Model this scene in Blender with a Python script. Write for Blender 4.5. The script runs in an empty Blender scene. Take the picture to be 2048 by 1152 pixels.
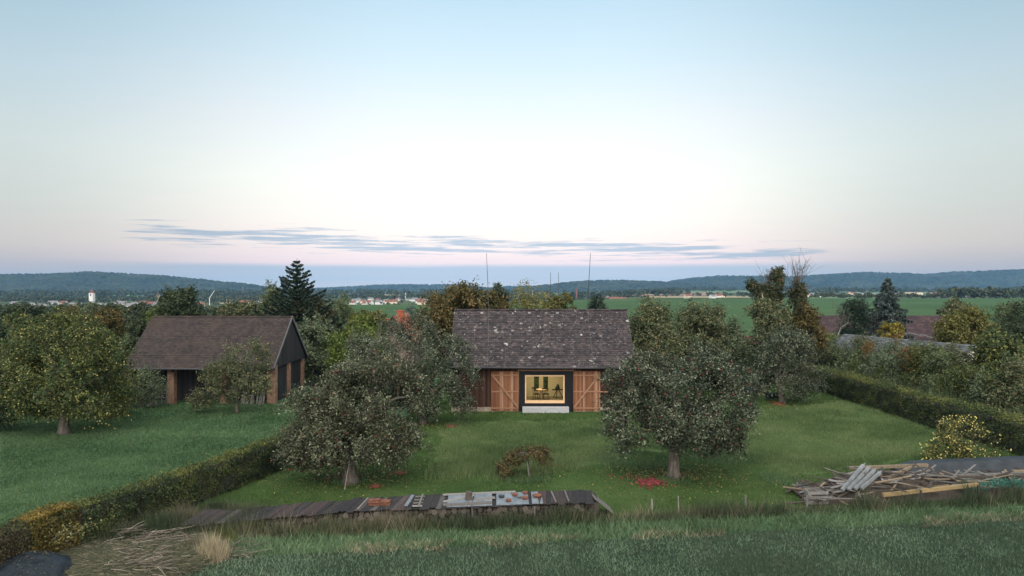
import bpy, math, random
import numpy as np
from mathutils import Vector, Matrix

R = math.radians
rng = np.random.default_rng(7)
random.seed(7)
C = bpy.context.scene.collection
CAMZ, F = 8.5, 1365.33          # camera height, focal length in photo pixels


def W(px, py, Y):
    """world point at distance Y seen at photo pixel (px, py)"""
    return np.array([(px - 1024) / F * Y, Y, CAMZ - (py - 576) / F * Y])


def G(px, py, z=0.0):
    return W(px, py, (CAMZ - z) * F / (py - 576))


# ------------------------------------------------------------------ objects
ORG = {}


def tag(o, label=None, cat=None, group=None, kind=None):
    if label: o['label'] = label
    if cat: o['category'] = cat
    if group: o['group'] = group
    if kind: o['kind'] = kind
    return o


def thing(name, label, cat, loc, group=None):
    o = bpy.data.objects.new(name, None)
    o.empty_display_size = 0.3
    C.objects.link(o)
    o.location = [float(c) for c in loc]
    ORG[o.name] = np.array(loc, float)
    return tag(o, label, cat, group)


def link_mesh(name, me, parent=None, org=None):
    o = bpy.data.objects.new(name, me)
    C.objects.link(o)
    if parent is not None:
        o.parent = parent
        ORG[o.name] = ORG.get(parent.name, np.zeros(3))
    else:
        ORG[o.name] = np.zeros(3) if org is None else np.array(org, float)
        if org is not None:
            o.location = [float(c) for c in org]
    return o


def np_mesh(name, V, Fc, mat, tint=None, smooth=False, org=None):
    """V (n,3); Fc (m,k) with constant k; tint (n,) values 0..1"""
    V = np.asarray(V, np.float32)
    if org is not None:
        V = V - np.asarray(org, np.float32)
    Fc = np.asarray(Fc, np.int32)
    me = bpy.data.meshes.new(name)
    m, k = Fc.shape
    me.vertices.add(len(V)); me.vertices.foreach_set('co', V.ravel())
    me.loops.add(m * k); me.loops.foreach_set('vertex_index', Fc.ravel())
    me.polygons.add(m)
    me.polygons.foreach_set('loop_start', np.arange(m, dtype=np.int32) * k)
    me.polygons.foreach_set('loop_total', np.full(m, k, np.int32))
    if smooth:
        me.polygons.foreach_set('use_smooth', np.ones(m, bool))
    if tint is not None:
        a = me.attributes.new('tint', 'FLOAT', 'POINT')
        a.data.foreach_set('value', np.asarray(tint, np.float32))
    me.materials.append(mat)
    me.update(calc_edges=True)
    return me


def np_obj(name, V, Fc, mat, parent=None, tint=None, smooth=False, org=None):
    o_ = ORG.get(parent.name) if parent is not None else org
    return link_mesh(name, np_mesh(name, V, Fc, mat, tint, smooth, o_), parent, org)


class MB:
    """collects boxes, tubes and polygons, builds ONE mesh"""
    def __init__(s): s.v, s.f, s.t = [], [], []

    def add(s, vs, fs, t=0.5):
        b = len(s.v)
        s.v += [tuple(map(float, p)) for p in vs]
        s.f += [tuple(b + i for i in f) for f in fs]
        s.t += [t] * len(vs)

    def box(s, x0, x1, y0, y1, z0, z1, t=0.5):
        s.add([(x0, y0, z0), (x1, y0, z0), (x1, y1, z0), (x0, y1, z0), (x0, y0, z1), (x1, y0, z1), (x1, y1, z1), (x0, y1, z1)],
              [(3, 2, 1, 0), (4, 5, 6, 7), (0, 1, 5, 4), (1, 2, 6, 5), (2, 3, 7, 6), (3, 0, 4, 7)], t)

    def beam(s, a, b, w, h, t=0.5, up=(0, 0, 1)):
        a, b, up = Vector(a), Vector(b), Vector(up)
        d = (b - a).normalized()
        r = d.cross(up)
        if r.length < 1e-4: r = d.cross(Vector((1, 0, 0)))
        r.normalize(); u = r.cross(d)
        P = []
        for p in (a, b):
            for i, j in ((-1, -1), (1, -1), (1, 1), (-1, 1)):
                P.append(p + r * (i * w / 2) + u * (j * h / 2))
        s.add(P, [(3, 2, 1, 0), (4, 5, 6, 7), (0, 1, 5, 4), (1, 2, 6, 5), (2, 3, 7, 6), (3, 0, 4, 7)], t)

    def tube(s, pts, rad, n=6, t=0.5, cap=True):
        pts = [Vector(p) for p in pts]
        b = len(s.v)
        m = len(pts)
        ref = Vector((0.13, 0.31, 0.94))
        for i, p in enumerate(pts):
            d = (pts[min(i + 1, m - 1)] - pts[max(i - 1, 0)]).normalized()
            r = d.cross(ref)
            if r.length < 1e-3: r = d.cross(Vector((1, 0, 0)))
            r.normalize(); u = r.cross(d)
            for k in range(n):
                a = 2 * math.pi * k / n
                q = p + (r * math.cos(a) + u * math.sin(a)) * rad[i]
                s.v.append(tuple(q)); s.t.append(t)
        for i in range(m - 1):
            for k in range(n):
                k2 = (k + 1) % n
                s.f.append((b + i * n + k, b + i * n + k2, b + (i + 1) * n + k2, b + (i + 1) * n + k))
        if cap:
            s.f.append(tuple(b + k for k in range(n))[::-1])
            s.f.append(tuple(b + (m - 1) * n + k for k in range(n)))

    def mesh(s, name, mat, org=None, smooth=False):
        me = bpy.data.meshes.new(name)
        o = np.zeros(3) if org is None else np.asarray(org)
        me.from_pydata([(p[0] - o[0], p[1] - o[1], p[2] - o[2]) for p in s.v], [], s.f)
        a = me.attributes.new('tint', 'FLOAT', 'POINT')
        a.data.foreach_set('value', np.array(s.t, np.float32))
        if smooth:
            me.polygons.foreach_set('use_smooth', np.ones(len(s.f), bool))
        me.materials.append(mat); me.update()
        return me

    def obj(s, name, mat, parent=None, org=None, smooth=False):
        o_ = ORG.get(parent.name) if parent is not None else org
        return link_mesh(name, s.mesh(name, mat, o_, smooth), parent, org)


# ---------------------------------------------------------------- materials
def new_mat(name):
    m = bpy.data.materials.new(name); m.use_nodes = True
    nt = m.node_tree
    b = nt.nodes['Principled BSDF']
    b.inputs['Roughness'].default_value = 0.85
    b.inputs['Specular IOR Level'].default_value = 0.25
    return m, nt, b


def ramp(nt, stops):
    r = nt.nodes.new('ShaderNodeValToRGB')
    e = r.color_ramp.elements
    while len(e) < len(stops): e.new(0.5)
    for el, (p, c) in zip(e, stops):
        el.position = p; el.color = (*c, 1)
    return r


def noise(nt, scale, detail=4, stretch=None, rough=0.6, coord='Object'):
    tc = nt.nodes.new('ShaderNodeTexCoord')
    n = nt.nodes.new('ShaderNodeTexNoise')
    n.inputs['Scale'].default_value = scale
    n.inputs['Detail'].default_value = detail
    n.inputs['Roughness'].default_value = rough
    src = tc.outputs[coord]
    if stretch:
        mp = nt.nodes.new('ShaderNodeMapping')
        mp.inputs['Scale'].default_value = stretch
        nt.links.new(src, mp.inputs['Vector']); src = mp.outputs['Vector']
    nt.links.new(src, n.inputs['Vector'])
    return n


def mathn(nt, op, a, b=None, clamp=False):
    n = nt.nodes.new('ShaderNodeMath'); n.operation = op; n.use_clamp = clamp
    for i, v in enumerate((a, b)):
        if v is None: continue
        if isinstance(v, (int, float)): n.inputs[i].default_value = v
        else: nt.links.new(v, n.inputs[i])
    return n.outputs[0]


def mixc(nt, fac, a, b, mode='MIX'):
    n = nt.nodes.new('ShaderNodeMix'); n.data_type = 'RGBA'; n.blend_type = mode
    for sock, v in ((n.inputs[0], fac), (n.inputs[6], a), (n.inputs[7], b)):
        if isinstance(v, (int, float)): sock.default_value = v
        elif isinstance(v, tuple): sock.default_value = (*v, 1)
        else: nt.links.new(v, sock)
    return n.outputs[2]


def bump(nt, b, h, dist=0.02, strength=0.6):
    n = nt.nodes.new('ShaderNodeBump')
    n.inputs['Distance'].default_value = dist
    n.inputs['Strength'].default_value = strength
    nt.links.new(h, n.inputs['Height']); nt.links.new(n.outputs[0], b.inputs['Normal'])


def tint_node(nt):
    a = nt.nodes.new('ShaderNodeAttribute'); a.attribute_name = 'tint'
    return a.outputs['Fac']


GAIN = 1.45


def leaf_mat(name, cols, transl=0.25, rough=0.6):
    m, nt, b = new_mat(name)
    n = len(cols)
    r = ramp(nt, [(i / (n - 1), tuple(min(0.8, v_ * GAIN) for v_ in c)) for i, c in enumerate(cols)])
    nt.links.new(tint_node(nt), r.inputs['Fac'])
    nt.links.new(r.outputs['Color'], b.inputs['Base Color'])
    b.inputs['Roughness'].default_value = rough
    b.inputs['Specular IOR Level'].default_value = 0.3
    if transl:
        t = nt.nodes.new('ShaderNodeBsdfTranslucent')
        nt.links.new(r.outputs['Color'], t.inputs['Color'])
        mx = nt.nodes.new('ShaderNodeMixShader'); mx.inputs[0].default_value = transl
        out = nt.nodes['Material Output']
        nt.links.new(b.outputs[0], mx.inputs[1]); nt.links.new(t.outputs[0], mx.inputs[2])
        nt.links.new(mx.outputs[0], out.inputs['Surface'])
    return m


def surf_mat(name, stops, scale, stretch=None, tintmix=0.0, tstops=None, bumpd=0.0, rough=0.85, detail=6, spec=0.2):
    """noise driven colour, optionally multiplied/mixed with a per-piece tint ramp"""
    m, nt, b = new_mat(name)
    n = noise(nt, scale, detail, stretch)
    r = ramp(nt, stops); nt.links.new(n.outputs['Fac'], r.inputs['Fac'])
    col = r.outputs['Color']
    if tintmix:
        r2 = ramp(nt, tstops); nt.links.new(tint_node(nt), r2.inputs['Fac'])
        col = mixc(nt, tintmix, col, r2.outputs['Color'])
    nt.links.new(col, b.inputs['Base Color'])
    b.inputs['Roughness'].default_value = rough
    b.inputs['Specular IOR Level'].default_value = spec
    if bumpd: bump(nt, b, n.outputs['Fac'], bumpd)
    return m


def plain(name, col, rough=0.7, metal=0.0, var=0.25, scale=6, bumpd=0.0):
    lo = tuple(c * (1 - var) for c in col); hi = tuple(c * (1 + var) for c in col)
    m = surf_mat(name, [(0.3, lo), (0.7, hi)], scale, rough=rough, bumpd=bumpd)
    m.node_tree.nodes['Principled BSDF'].inputs['Metallic'].default_value = metal
    return m


def ground_mat(name, cols, big=0.12, small=2.5, bumpd=0.06):
    m, nt, b = new_mat(name)
    n1 = noise(nt, big, 4); n2 = noise(nt, small, 6); n3 = noise(nt, small * 9, 3)
    f = mathn(nt, 'ADD', mathn(nt, 'MULTIPLY', n1.outputs['Fac'], 0.5), mathn(nt, 'MULTIPLY', n2.outputs['Fac'], 0.3))
    f = mathn(nt, 'ADD', f, mathn(nt, 'MULTIPLY', n3.outputs['Fac'], 0.2))
    k = len(cols)
    r = ramp(nt, [(0.36 + 0.28 * i / (k - 1), tuple(v_ * 1.3 for v_ in c)) for i, c in enumerate(cols)])
    nt.links.new(f, r.inputs['Fac']); nt.links.new(r.outputs['Color'], b.inputs['Base Color'])
    b.inputs['Roughness'].default_value = 1.0; b.inputs['Specular IOR Level'].default_value = 0.05
    if bumpd: bump(nt, b, n3.outputs['Fac'], bumpd, 0.8)
    return m


M = {}
M['bark'] = surf_mat('apple_bark', [(0.3, (0.035, 0.03, 0.024)), (0.7, (0.15, 0.135, 0.115))], 9, (1, 1, 0.25), bumpd=0.05)
M['bark_dark'] = surf_mat('dark_bark', [(0.3, (0.02, 0.017, 0.014)), (0.7, (0.07, 0.06, 0.05))], 9, (1, 1, 0.25), bumpd=0.05)
M['bark_grey'] = surf_mat('pale_grey_bark', [(0.3, (0.12, 0.11, 0.1)), (0.7, (0.33, 0.31, 0.28))], 9, (1, 1, 0.25), bumpd=0.03)
M['birch'] = surf_mat('birch_bark', [(0.35, (0.08, 0.08, 0.07)), (0.5, (0.45, 0.44, 0.4)), (0.8, (0.6, 0.58, 0.54))], 4, (0.4, 0.4, 2), bumpd=0.02)
LEAF = dict(
    apple=[(0.014, 0.019, 0.011), (0.032, 0.043, 0.026), (0.068, 0.084, 0.051), (0.17, 0.185, 0.13)],
    apple_red=[(0.024, 0.017, 0.012), (0.036, 0.043, 0.024), (0.068, 0.082, 0.046), (0.16, 0.17, 0.11)],
    yapple=[(0.016, 0.028, 0.011), (0.038, 0.055, 0.017), (0.068, 0.085, 0.026), (0.13, 0.125, 0.036)],
    lemon=[(0.022, 0.032, 0.012), (0.045, 0.058, 0.018), (0.1, 0.105, 0.035), (0.2, 0.18, 0.06)],
    weeping=[(0.028, 0.02, 0.012), (0.05, 0.05, 0.018), (0.085, 0.085, 0.03), (0.12, 0.07, 0.035)],
    walnut=[(0.03, 0.034, 0.012), (0.055, 0.052, 0.017), (0.09, 0.066, 0.022), (0.12, 0.08, 0.028)],
    bright=[(0.035, 0.06, 0.012), (0.07, 0.1, 0.018), (0.12, 0.15, 0.03)],
    hazel=[(0.026, 0.036, 0.017), (0.052, 0.068, 0.03), (0.095, 0.108, 0.054), (0.14, 0.115, 0.055)],
    grey=[(0.034, 0.048, 0.026), (0.07, 0.092, 0.048), (0.13, 0.152, 0.09)],
    deep=[(0.015, 0.025, 0.012), (0.032, 0.045, 0.02), (0.055, 0.07, 0.032)],
    ivy=[(0.012, 0.022, 0.012), (0.03, 0.042, 0.02), (0.055, 0.06, 0.026), (0.1, 0.06, 0.025)],
    conifer=[(0.008, 0.018, 0.012), (0.02, 0.034, 0.022), (0.035, 0.055, 0.034)],
    bluespruce=[(0.025, 0.036, 0.034), (0.055, 0.075, 0.07), (0.1, 0.13, 0.125)],
    orange=[(0.05, 0.055, 0.02), (0.11, 0.07, 0.024), (0.23, 0.095, 0.035)],
    yellowtree=[(0.07, 0.07, 0.016), (0.14, 0.12, 0.022), (0.22, 0.17, 0.03)],
    olive=[(0.045, 0.05, 0.015), (0.085, 0.085, 0.024), (0.13, 0.115, 0.032)],
    hedge=[(0.01, 0.018, 0.009), (0.026, 0.042, 0.015), (0.054, 0.07, 0.022), (0.11, 0.115, 0.03)],
    hedgeyellow=[(0.03, 0.036, 0.01), (0.085, 0.062, 0.013), (0.16, 0.115, 0.026)],
    hedgebrown=[(0.03, 0.022, 0.012), (0.05, 0.04, 0.018), (0.04, 0.05, 0.02)],
    birch=[(0.05, 0.06, 0.02), (0.1, 0.105, 0.035), (0.2, 0.17, 0.05)],
    willow=[(0.04, 0.055, 0.026), (0.07, 0.09, 0.04), (0.1, 0.12, 0.06)],
    far=[(0.018, 0.028, 0.016), (0.034, 0.046, 0.024), (0.06, 0.065, 0.03)],
    straw=[(0.06, 0.055, 0.035), (0.16, 0.14, 0.09), (0.32, 0.275, 0.185)],
    lawn=[(0.02, 0.042, 0.011), (0.035, 0.066, 0.017), (0.066, 0.1, 0.03)],
    meadow=[(0.03, 0.056, 0.018), (0.064, 0.1, 0.036), (0.13, 0.158, 0.07)],
    pasture=[(0.019, 0.041, 0.015), (0.041, 0.079, 0.03), (0.078, 0.124, 0.056)],
    verge=[(0.024, 0.046, 0.019), (0.052, 0.092, 0.041), (0.1, 0.152, 0.078)],
    crop=[(0.02, 0.038, 0.021), (0.055, 0.094, 0.055), (0.118, 0.176, 0.11)],
    drygrass=[(0.03, 0.038, 0.02), (0.075, 0.07, 0.045), (0.17, 0.148, 0.1)],
    weeds=[(0.018, 0.03, 0.016), (0.035, 0.05, 0.024), (0.075, 0.075, 0.04)],
)
LM = {k: leaf_mat(k + '_leaf', v) for k, v in LEAF.items()}
M['apple_red'] = plain('red_apple_skin', (0.15, 0.03, 0.03), 0.5, var=0.5)
M['apple_yellow'] = plain('yellow_apple_skin', (0.48, 0.4, 0.13), 0.5, var=0.3)
M['apple_pink'] = plain('pink_apple_skin', (0.14, 0.026, 0.03), 0.65, var=0.6, scale=9)
M['apple_brown'] = plain('bruised_apple_skin', (0.14, 0.05, 0.03), 0.6, var=0.5, scale=12)


# ---------------------------------------------------------------- leaves
def unit(v):
    return v / np.maximum(np.linalg.norm(v, axis=1, keepdims=True), 1e-9)


def leaves(P, N, size, aspect=0.55):
    """diamond leaf quads at P with normal N"""
    n = len(P)
    N = unit(N)
    a = unit(np.cross(N, unit(rng.normal(size=(n, 3)))))
    b = np.cross(N, a)
    s = (size * rng.uniform(0.65, 1.35, n))[:, None]
    fold = N * s * 0.18
    V = np.stack([P - a * s * 0.6, P + b * s * aspect * 0.5 + fold, P + a * s * 0.6, P - b * s * aspect * 0.5 + fold], 1).reshape(-1, 3)
    Fc = np.arange(4 * n).reshape(n, 4)
    return V, Fc


def ico(P, r):
    """small octahedron-ish fruit (subdivided octahedron)"""
    base = np.array([(1, 0, 0), (-1, 0, 0), (0, 1, 0), (0, -1, 0), (0, 0, 1), (0, 0, -1)], float)
    fs = [(0, 2, 4), (2, 1, 4), (1, 3, 4), (3, 0, 4), (2, 0, 5), (1, 2, 5), (3, 1, 5), (0, 3, 5)]
    vs = list(map(tuple, base)); tri = []
    mid = {}
    def md(i, j):
        k = (min(i, j), max(i, j))
        if k not in mid:
            p = (np.array(vs[i]) + np.array(vs[j])) / 2; p /= np.linalg.norm(p)
            mid[k] = len(vs); vs.append(tuple(p))
        return mid[k]
    for a, b, c in fs:
        ab, bc, ca = md(a, b), md(b, c), md(c, a)
        tri += [(a, ab, ca), (b, bc, ab), (c, ca, bc), (ab, bc, ca)]
    U = np.array(vs); T = np.array(tri)
    n = len(P)
    r = np.broadcast_to(np.asarray(r, float), (n,))
    V = (P[:, None, :] + U[None] * r[:, None, None]).reshape(-1, 3)
    Fc = (T[None] + (np.arange(n) * len(U))[:, None, None]).reshape(-1, 3)
    return V, Fc


def sample_crown(E, n, shell=0.5):
    """E: list of (c, r) ellipsoids -> clump centres with outward directions"""
    c = np.array([e[0] for e in E]); r = np.array([e[1] for e in E])
    w = np.prod(r, axis=1) ** (2 / 3); w /= w.sum()
    out, dirs = [], []
    tot = 0
    while tot < n:
        k = rng.choice(len(E), n, p=w)
        d = unit(rng.normal(size=(n, 3)))
        rad = (shell + (1 - shell) * rng.random(n) ** 0.7)[:, None]
        rad = rad * np.where(rng.random(n) < 0.3, 1 + np.abs(rng.normal(0, 0.17, n)), 1)[:, None]
        p = c[k] + d * r[k] * rad
        q = ((p[:, None] - c[None]) / r[None])
        inside = (np.sqrt((q ** 2).sum(2)) < 0.55).any(1)
        keep = ~inside | (rng.random(n) < 0.12)
        out.append(p[keep]); dirs.append(unit(d[keep] / r[k][keep])); tot += keep.sum()
    return np.concatenate(out)[:n], np.concatenate(dirs)[:n]


def crown_mesh(E, clumps, per, clump_r, leaf, shell=0.5, droop=0.4, aspect=0.55, zmin=None):
    P, D = sample_crown(E, int(clumps * 1.42), shell)
    gap = vnoise(P[:, 0] + 0.7 * P[:, 2] + 40, P[:, 1] * 0.8 + P[:, 2] + 40, clump_r * 3.2)
    keep = np.argsort(-(gap + rng.random(len(P)) * 0.25))[:clumps]
    P, D = P[keep], D[keep]
    ax = unit(D + rng.normal(size=D.shape) * 0.5 + np.array([0, 0, -droop]))
    ctint = np.clip(rng.normal(0.45, 0.2, clumps), 0, 1)
    scale = rng.uniform(0.6, 1.3, clumps)
    t = rng.random((clumps, per, 1)) * 2 - 0.7
    off = ax[:, None] * t * clump_r * 1.1 * scale[:, None, None] + rng.normal(size=(clumps, per, 3)) * (clump_r * 0.42 * scale)[:, None, None]
    pts = (P[:, None] + off).reshape(-1, 3)
    nrm = (D[:, None] * 0.5 + np.array([0, 0, 0.55]) + rng.normal(size=(clumps, per, 3)) * 0.75).reshape(-1, 3)
    tint = np.clip(np.repeat(ctint, per) + rng.normal(0, 0.27, clumps * per), 0, 1)
    if zmin is not None:
        k = pts[:, 2] > zmin + np.repeat(rng.random(clumps) * min(0.8, zmin * 0.6), per)
        pts, nrm, tint = pts[k], nrm[k], tint[k]
    V, Fc = leaves(pts, nrm, leaf, aspect)
    return P, D, V, Fc, np.repeat(tint, 4)


def bez(a, b, c, n=6):
    a, b, c = map(np.asarray, (a, b, c))
    t = np.linspace(0, 1, n)[:, None]
    return (1 - t) ** 2 * a + 2 * t * (1 - t) * b + t * t * c


def wood(base, fork, r0, P, E, n_limb=7, n_twig=40, lean=None):
    """trunk with limbs reaching the crown's clumps and thin twigs"""
    mb = MB()
    base, fork = np.asarray(base, float), np.asarray(fork, float)
    top = np.mean([e[0] for e in E], axis=0)
    h = fork[2] - base[2]
    wig = rng.normal(size=3) * 0.06 * h; wig[2] = 0
    path = bez(base - [0, 0, 0.15], (base + fork) / 2 + wig, fork, 7)
    rad = [r0 * (1.35 if i == 0 else 1.12 if i == 1 else 1 - 0.04 * i) for i in range(7)]
    mb.tube(path, rad, 10)
    ctr = list(rng.permutation(len(E))[:3])
    tg = [np.asarray(e[0]) + np.asarray(e[1]) * rng.normal(size=3) * 0.25 for e in E]
    while len(tg) < n_limb: tg.append(P[rng.integers(len(P))] * 0.8 + top * 0.2)
    segs = []
    for k, q in enumerate(tg[:max(n_limb, len(E))]):
        mid = (fork + q) / 2 + np.array([0, 0, 0.25 * np.linalg.norm(q - fork)]) + rng.normal(size=3) * 0.15
        st = path[-1 - (k % 2)]
        pt = bez(st, mid, q, 7)
        mb.tube(pt, np.linspace(r0 * 0.5, r0 * 0.12, 7), 6)
        segs.append(pt)
    nodes = np.concatenate([s[2:] for s in segs])
    for q in P[rng.choice(len(P), min(n_twig, len(P)), replace=False)]:
        st = nodes[np.argmin(((nodes - q) ** 2).sum(1))]
        mid = (st + q) / 2 + np.array([0, 0, 0.12 * np.linalg.norm(q - st)])
        mb.tube(bez(st, mid, q, 4), [r0 * 0.12, r0 * 0.09, r0 * 0.06, r0 * 0.03], 4, cap=False)
    return mb


def lobed(E, k=3, f=(0.28, 0.45)):
    """adds small lobes round every ellipsoid for an uneven outline"""
    out = list(E)
    for c, r in E:
        for _ in range(k):
            d = unit(rng.normal(size=(1, 3)))[0]; d[1] *= 0.7
            q = rng.uniform(*f)
            out.append((c + d * r * rng.uniform(0.8, 1.02), np.array([np.mean(r)] * 3) * q * np.array([1.1, 1, rng.uniform(0.8, 1.3)])))
    return out


def ell(Y, lst, depth=0.9, dy=0.0):
    """ellipsoids from photo measures (px, py, rx, ry[, dY])"""
    out = []
    for e in lst:
        px, py, rx, ry = e[:4]
        yy = Y + (e[4] if len(e) > 4 else dy)
        c = W(px, py, yy); s = yy / F
        out.append((c, np.array([rx * s, max(rx, ry) * s * depth, ry * s])))
    return out


def tree(name, label, cat, base, fork_z, r0, E, leafkey, clumps, per, clump_r, leaf, group=None, shell=0.5, droop=0.4,
         bark='bark', n_limb=7, n_twig=40, apples=None, fork_xy=None, aspect=0.55, zmin=0.12):
    t = thing(name, label, cat, base, group)
    EL = lobed(E)
    P, D, V, Fc, tint = crown_mesh(EL, clumps, per, clump_r, leaf, shell, droop, aspect, zmin)
    fork = np.array([base[0], base[1], fork_z]) if fork_xy is None else np.array([*fork_xy, fork_z])
    wood(base, fork, r0, P, E, n_limb, n_twig).obj('trunk', M[bark], t, smooth=True)
    np_obj('crown', V, Fc, LM[leafkey], t, tint)
    if apples:
        n, r, mk = apples
        k = rng.choice(len(P), n)
        A = P[k] + D[k] * clump_r * 0.7 + rng.normal(size=(n, 3)) * clump_r * 0.45 - np.array([0, 0, 0.05])
        A = A[A[:, 2] > 0.15]
        Va, Fa = ico(A, rng.uniform(0.8, 1.2, len(A)) * r)
        tag(np_obj('apples', Va, Fa, M[mk], t, smooth=True), kind='stuff')
    return t


# ================================================================= camera
cam_d = bpy.data.cameras.new('camera'); cam = bpy.data.objects.new('camera', cam_d); C.objects.link(cam)
cam_d.sensor_width = 36; cam_d.lens = 24; cam_d.clip_start = 0.1; cam_d.clip_end = 30000
cam.location = (0, 0, CAMZ); cam.rotation_euler = (R(90), 0, 0)
sc = bpy.context.scene; sc.camera = cam

# ================================================================= sky, sun
SKYFRONT, SKYBACK = 1.16, 2.0
w = bpy.data.worlds.new('World'); sc.world = w; w.use_nodes = True
nt = w.node_tree
bg = nt.nodes['Background']
sky = nt.nodes.new('ShaderNodeTexSky'); sky.sky_type = 'NISHITA'; sky.sun_disc = False
sky.sun_elevation = R(3); sky.sun_rotation = R(200); sky.air_density = 1.0; sky.dust_density = 1.5
tc = nt.nodes.new('ShaderNodeTexCoord')
sep = nt.nodes.new('ShaderNodeSeparateXYZ'); nt.links.new(tc.outputs['Generated'], sep.inputs[0])
# elevation as z / horizontal length
hx = mathn(nt, 'SQRT', mathn(nt, 'ADD', mathn(nt, 'MULTIPLY', sep.outputs[0], sep.outputs[0]),
                             mathn(nt, 'ADD', mathn(nt, 'MULTIPLY', sep.outputs[1], sep.outputs[1]), 1e-6)))
el = mathn(nt, 'DIVIDE', sep.outputs[2], hx)            # tan(elevation)


def lin(r, g, b):
    f = lambda c: (c / 255 / 12.92) if c / 255 <= 0.04045 else ((c / 255 + 0.055) / 1.055) ** 2.4
    return (f(r), f(g), f(b))


def y2p(py):   # ramp position for a photo row on the centre column
    return min(1.0, max(0.0, (576 - py) / F / 0.6 ** 1))


SKY = [(y2p(576), lin(214, 210, 209)), (y2p(555), lin(199, 204, 212)), (y2p(536), lin(182, 197, 213)), (y2p(527), lin(244, 224, 225)),
       (y2p(490), lin(250, 236, 230)), (y2p(440), lin(251, 245, 236)), (y2p(370), lin(247, 250, 242)), (y2p(260), lin(231, 238, 241)),
       (y2p(130), lin(204, 225, 236)), (y2p(0), lin(182, 210, 227)), (1.0, lin(150, 195, 228))]
elp = mathn(nt, 'DIVIDE', el, 0.6, True)
# ragged edge of the low blue cloud bank
mpb = nt.nodes.new('ShaderNodeMapping'); mpb.inputs['Scale'].default_value = (3.5, 3.5, 60)
nt.links.new(tc.outputs['Generated'], mpb.inputs['Vector'])
nb = nt.nodes.new('ShaderNodeTexNoise'); nb.inputs['Scale'].default_value = 1.6; nb.inputs['Detail'].default_value = 6
nt.links.new(mpb.outputs[0], nb.inputs['Vector'])
elj = mathn(nt, 'ADD', elp, mathn(nt, 'MULTIPLY', mathn(nt, 'SUBTRACT', nb.outputs['Fac'], 0.5), 0.008))
rs = ramp(nt, SKY); nt.links.new(elj, rs.inputs['Fac'])
col = rs.outputs['Color']
# sky without the bank, for the sides
az = mathn(nt, 'ARCTAN2', sep.outputs[0], sep.outputs[1])     # 0 ahead, + to the right
SKY2 = [(y2p(576), lin(196, 196, 202)), (y2p(540), lin(210, 203, 204)), (y2p(500), lin(232, 223, 215)), (y2p(430), lin(229, 234, 227)),
        (y2p(330), lin(228, 240, 238)), (y2p(200), lin(208, 231, 242)), (y2p(0), lin(168, 207, 228)), (1.0, lin(150, 195, 228))]
rs2 = ramp(nt, SKY2); nt.links.new(elp, rs2.inputs['Fac'])
azn = mathn(nt, 'ADD', mathn(nt, 'ABSOLUTE', mathn(nt, 'ADD', az, 0.04)), mathn(nt, 'MULTIPLY', mathn(nt, 'SUBTRACT', nb.outputs['Fac'], 0.5), 0.08))
mrb = nt.nodes.new('ShaderNodeMapRange'); mrb.interpolation_type = 'SMOOTHSTEP'
mrb.inputs[1].default_value = 0.30; mrb.inputs[2].default_value = 0.62
nt.links.new(azn, mrb.inputs[0])
col = mixc(nt, mrb.outputs[0], col, rs2.outputs['Color'])
# thin streak clouds: long band sloping down to the right
mpc = nt.nodes.new('ShaderNodeMapping'); mpc.inputs['Scale'].default_value = (5.5, 5.5, 125)
nt.links.new(tc.outputs['Generated'], mpc.inputs['Vector'])
nc = nt.nodes.new('ShaderNodeTexNoise'); nc.inputs['Scale'].default_value = 1.5; nc.inputs['Detail'].default_value = 9; nc.inputs['Roughness'].default_value = 0.62
nt.links.new(mpc.outputs[0], nc.inputs['Vector'])
bandc = mathn(nt, 'ADD', mathn(nt, 'MULTIPLY', az, -0.026), 0.0592)     # tan elevation of band centre
dist = mathn(nt, 'DIVIDE', mathn(nt, 'SUBTRACT', el, bandc), 0.0185)
gau = mathn(nt, 'POWER', 2.718, mathn(nt, 'MULTIPLY', mathn(nt, 'MULTIPLY', dist, dist), -1.0))
mra = nt.nodes.new('ShaderNodeMapRange'); mra.interpolation_type = 'SMOOTHSTEP'
mra.inputs[1].default_value = 0.56; mra.inputs[2].default_value = 0.40
nt.links.new(mathn(nt, 'ABSOLUTE', mathn(nt, 'ADD', az, 0.045)), mra.inputs[0])
cl = mathn(nt, 'MULTIPLY', gau, mra.outputs[0])
cm = nt.nodes.new('ShaderNodeMapRange'); cm.interpolation_type = 'SMOOTHSTEP'
cm.inputs[1].default_value = 0.5; cm.inputs[2].default_value = 0.66
nt.links.new(mathn(nt, 'ADD', nc.outputs['Fac'], mathn(nt, 'MULTIPLY', mathn(nt, 'SUBTRACT', cl, 0.6), 0.3)), cm.inputs[0])
cfac = mathn(nt, 'MULTIPLY', mathn(nt, 'MULTIPLY', cm.outputs[0], 0.9), mathn(nt, 'MULTIPLY', cl, 3.0, True))
col = mixc(nt, cfac, col, lin(172, 189, 206))
# dims to the sides; unseen sky behind the camera raised to light the scene
def srange(v, a_, b_, lo, hi):
    n_ = nt.nodes.new('ShaderNodeMapRange'); n_.interpolation_type = 'SMOOTHSTEP'
    for i_, q_ in ((1, a_), (2, b_), (3, lo), (4, hi)): n_.inputs[i_].default_value = q_
    nt.links.new(v, n_.inputs[0]); return n_.outputs[0]


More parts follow.
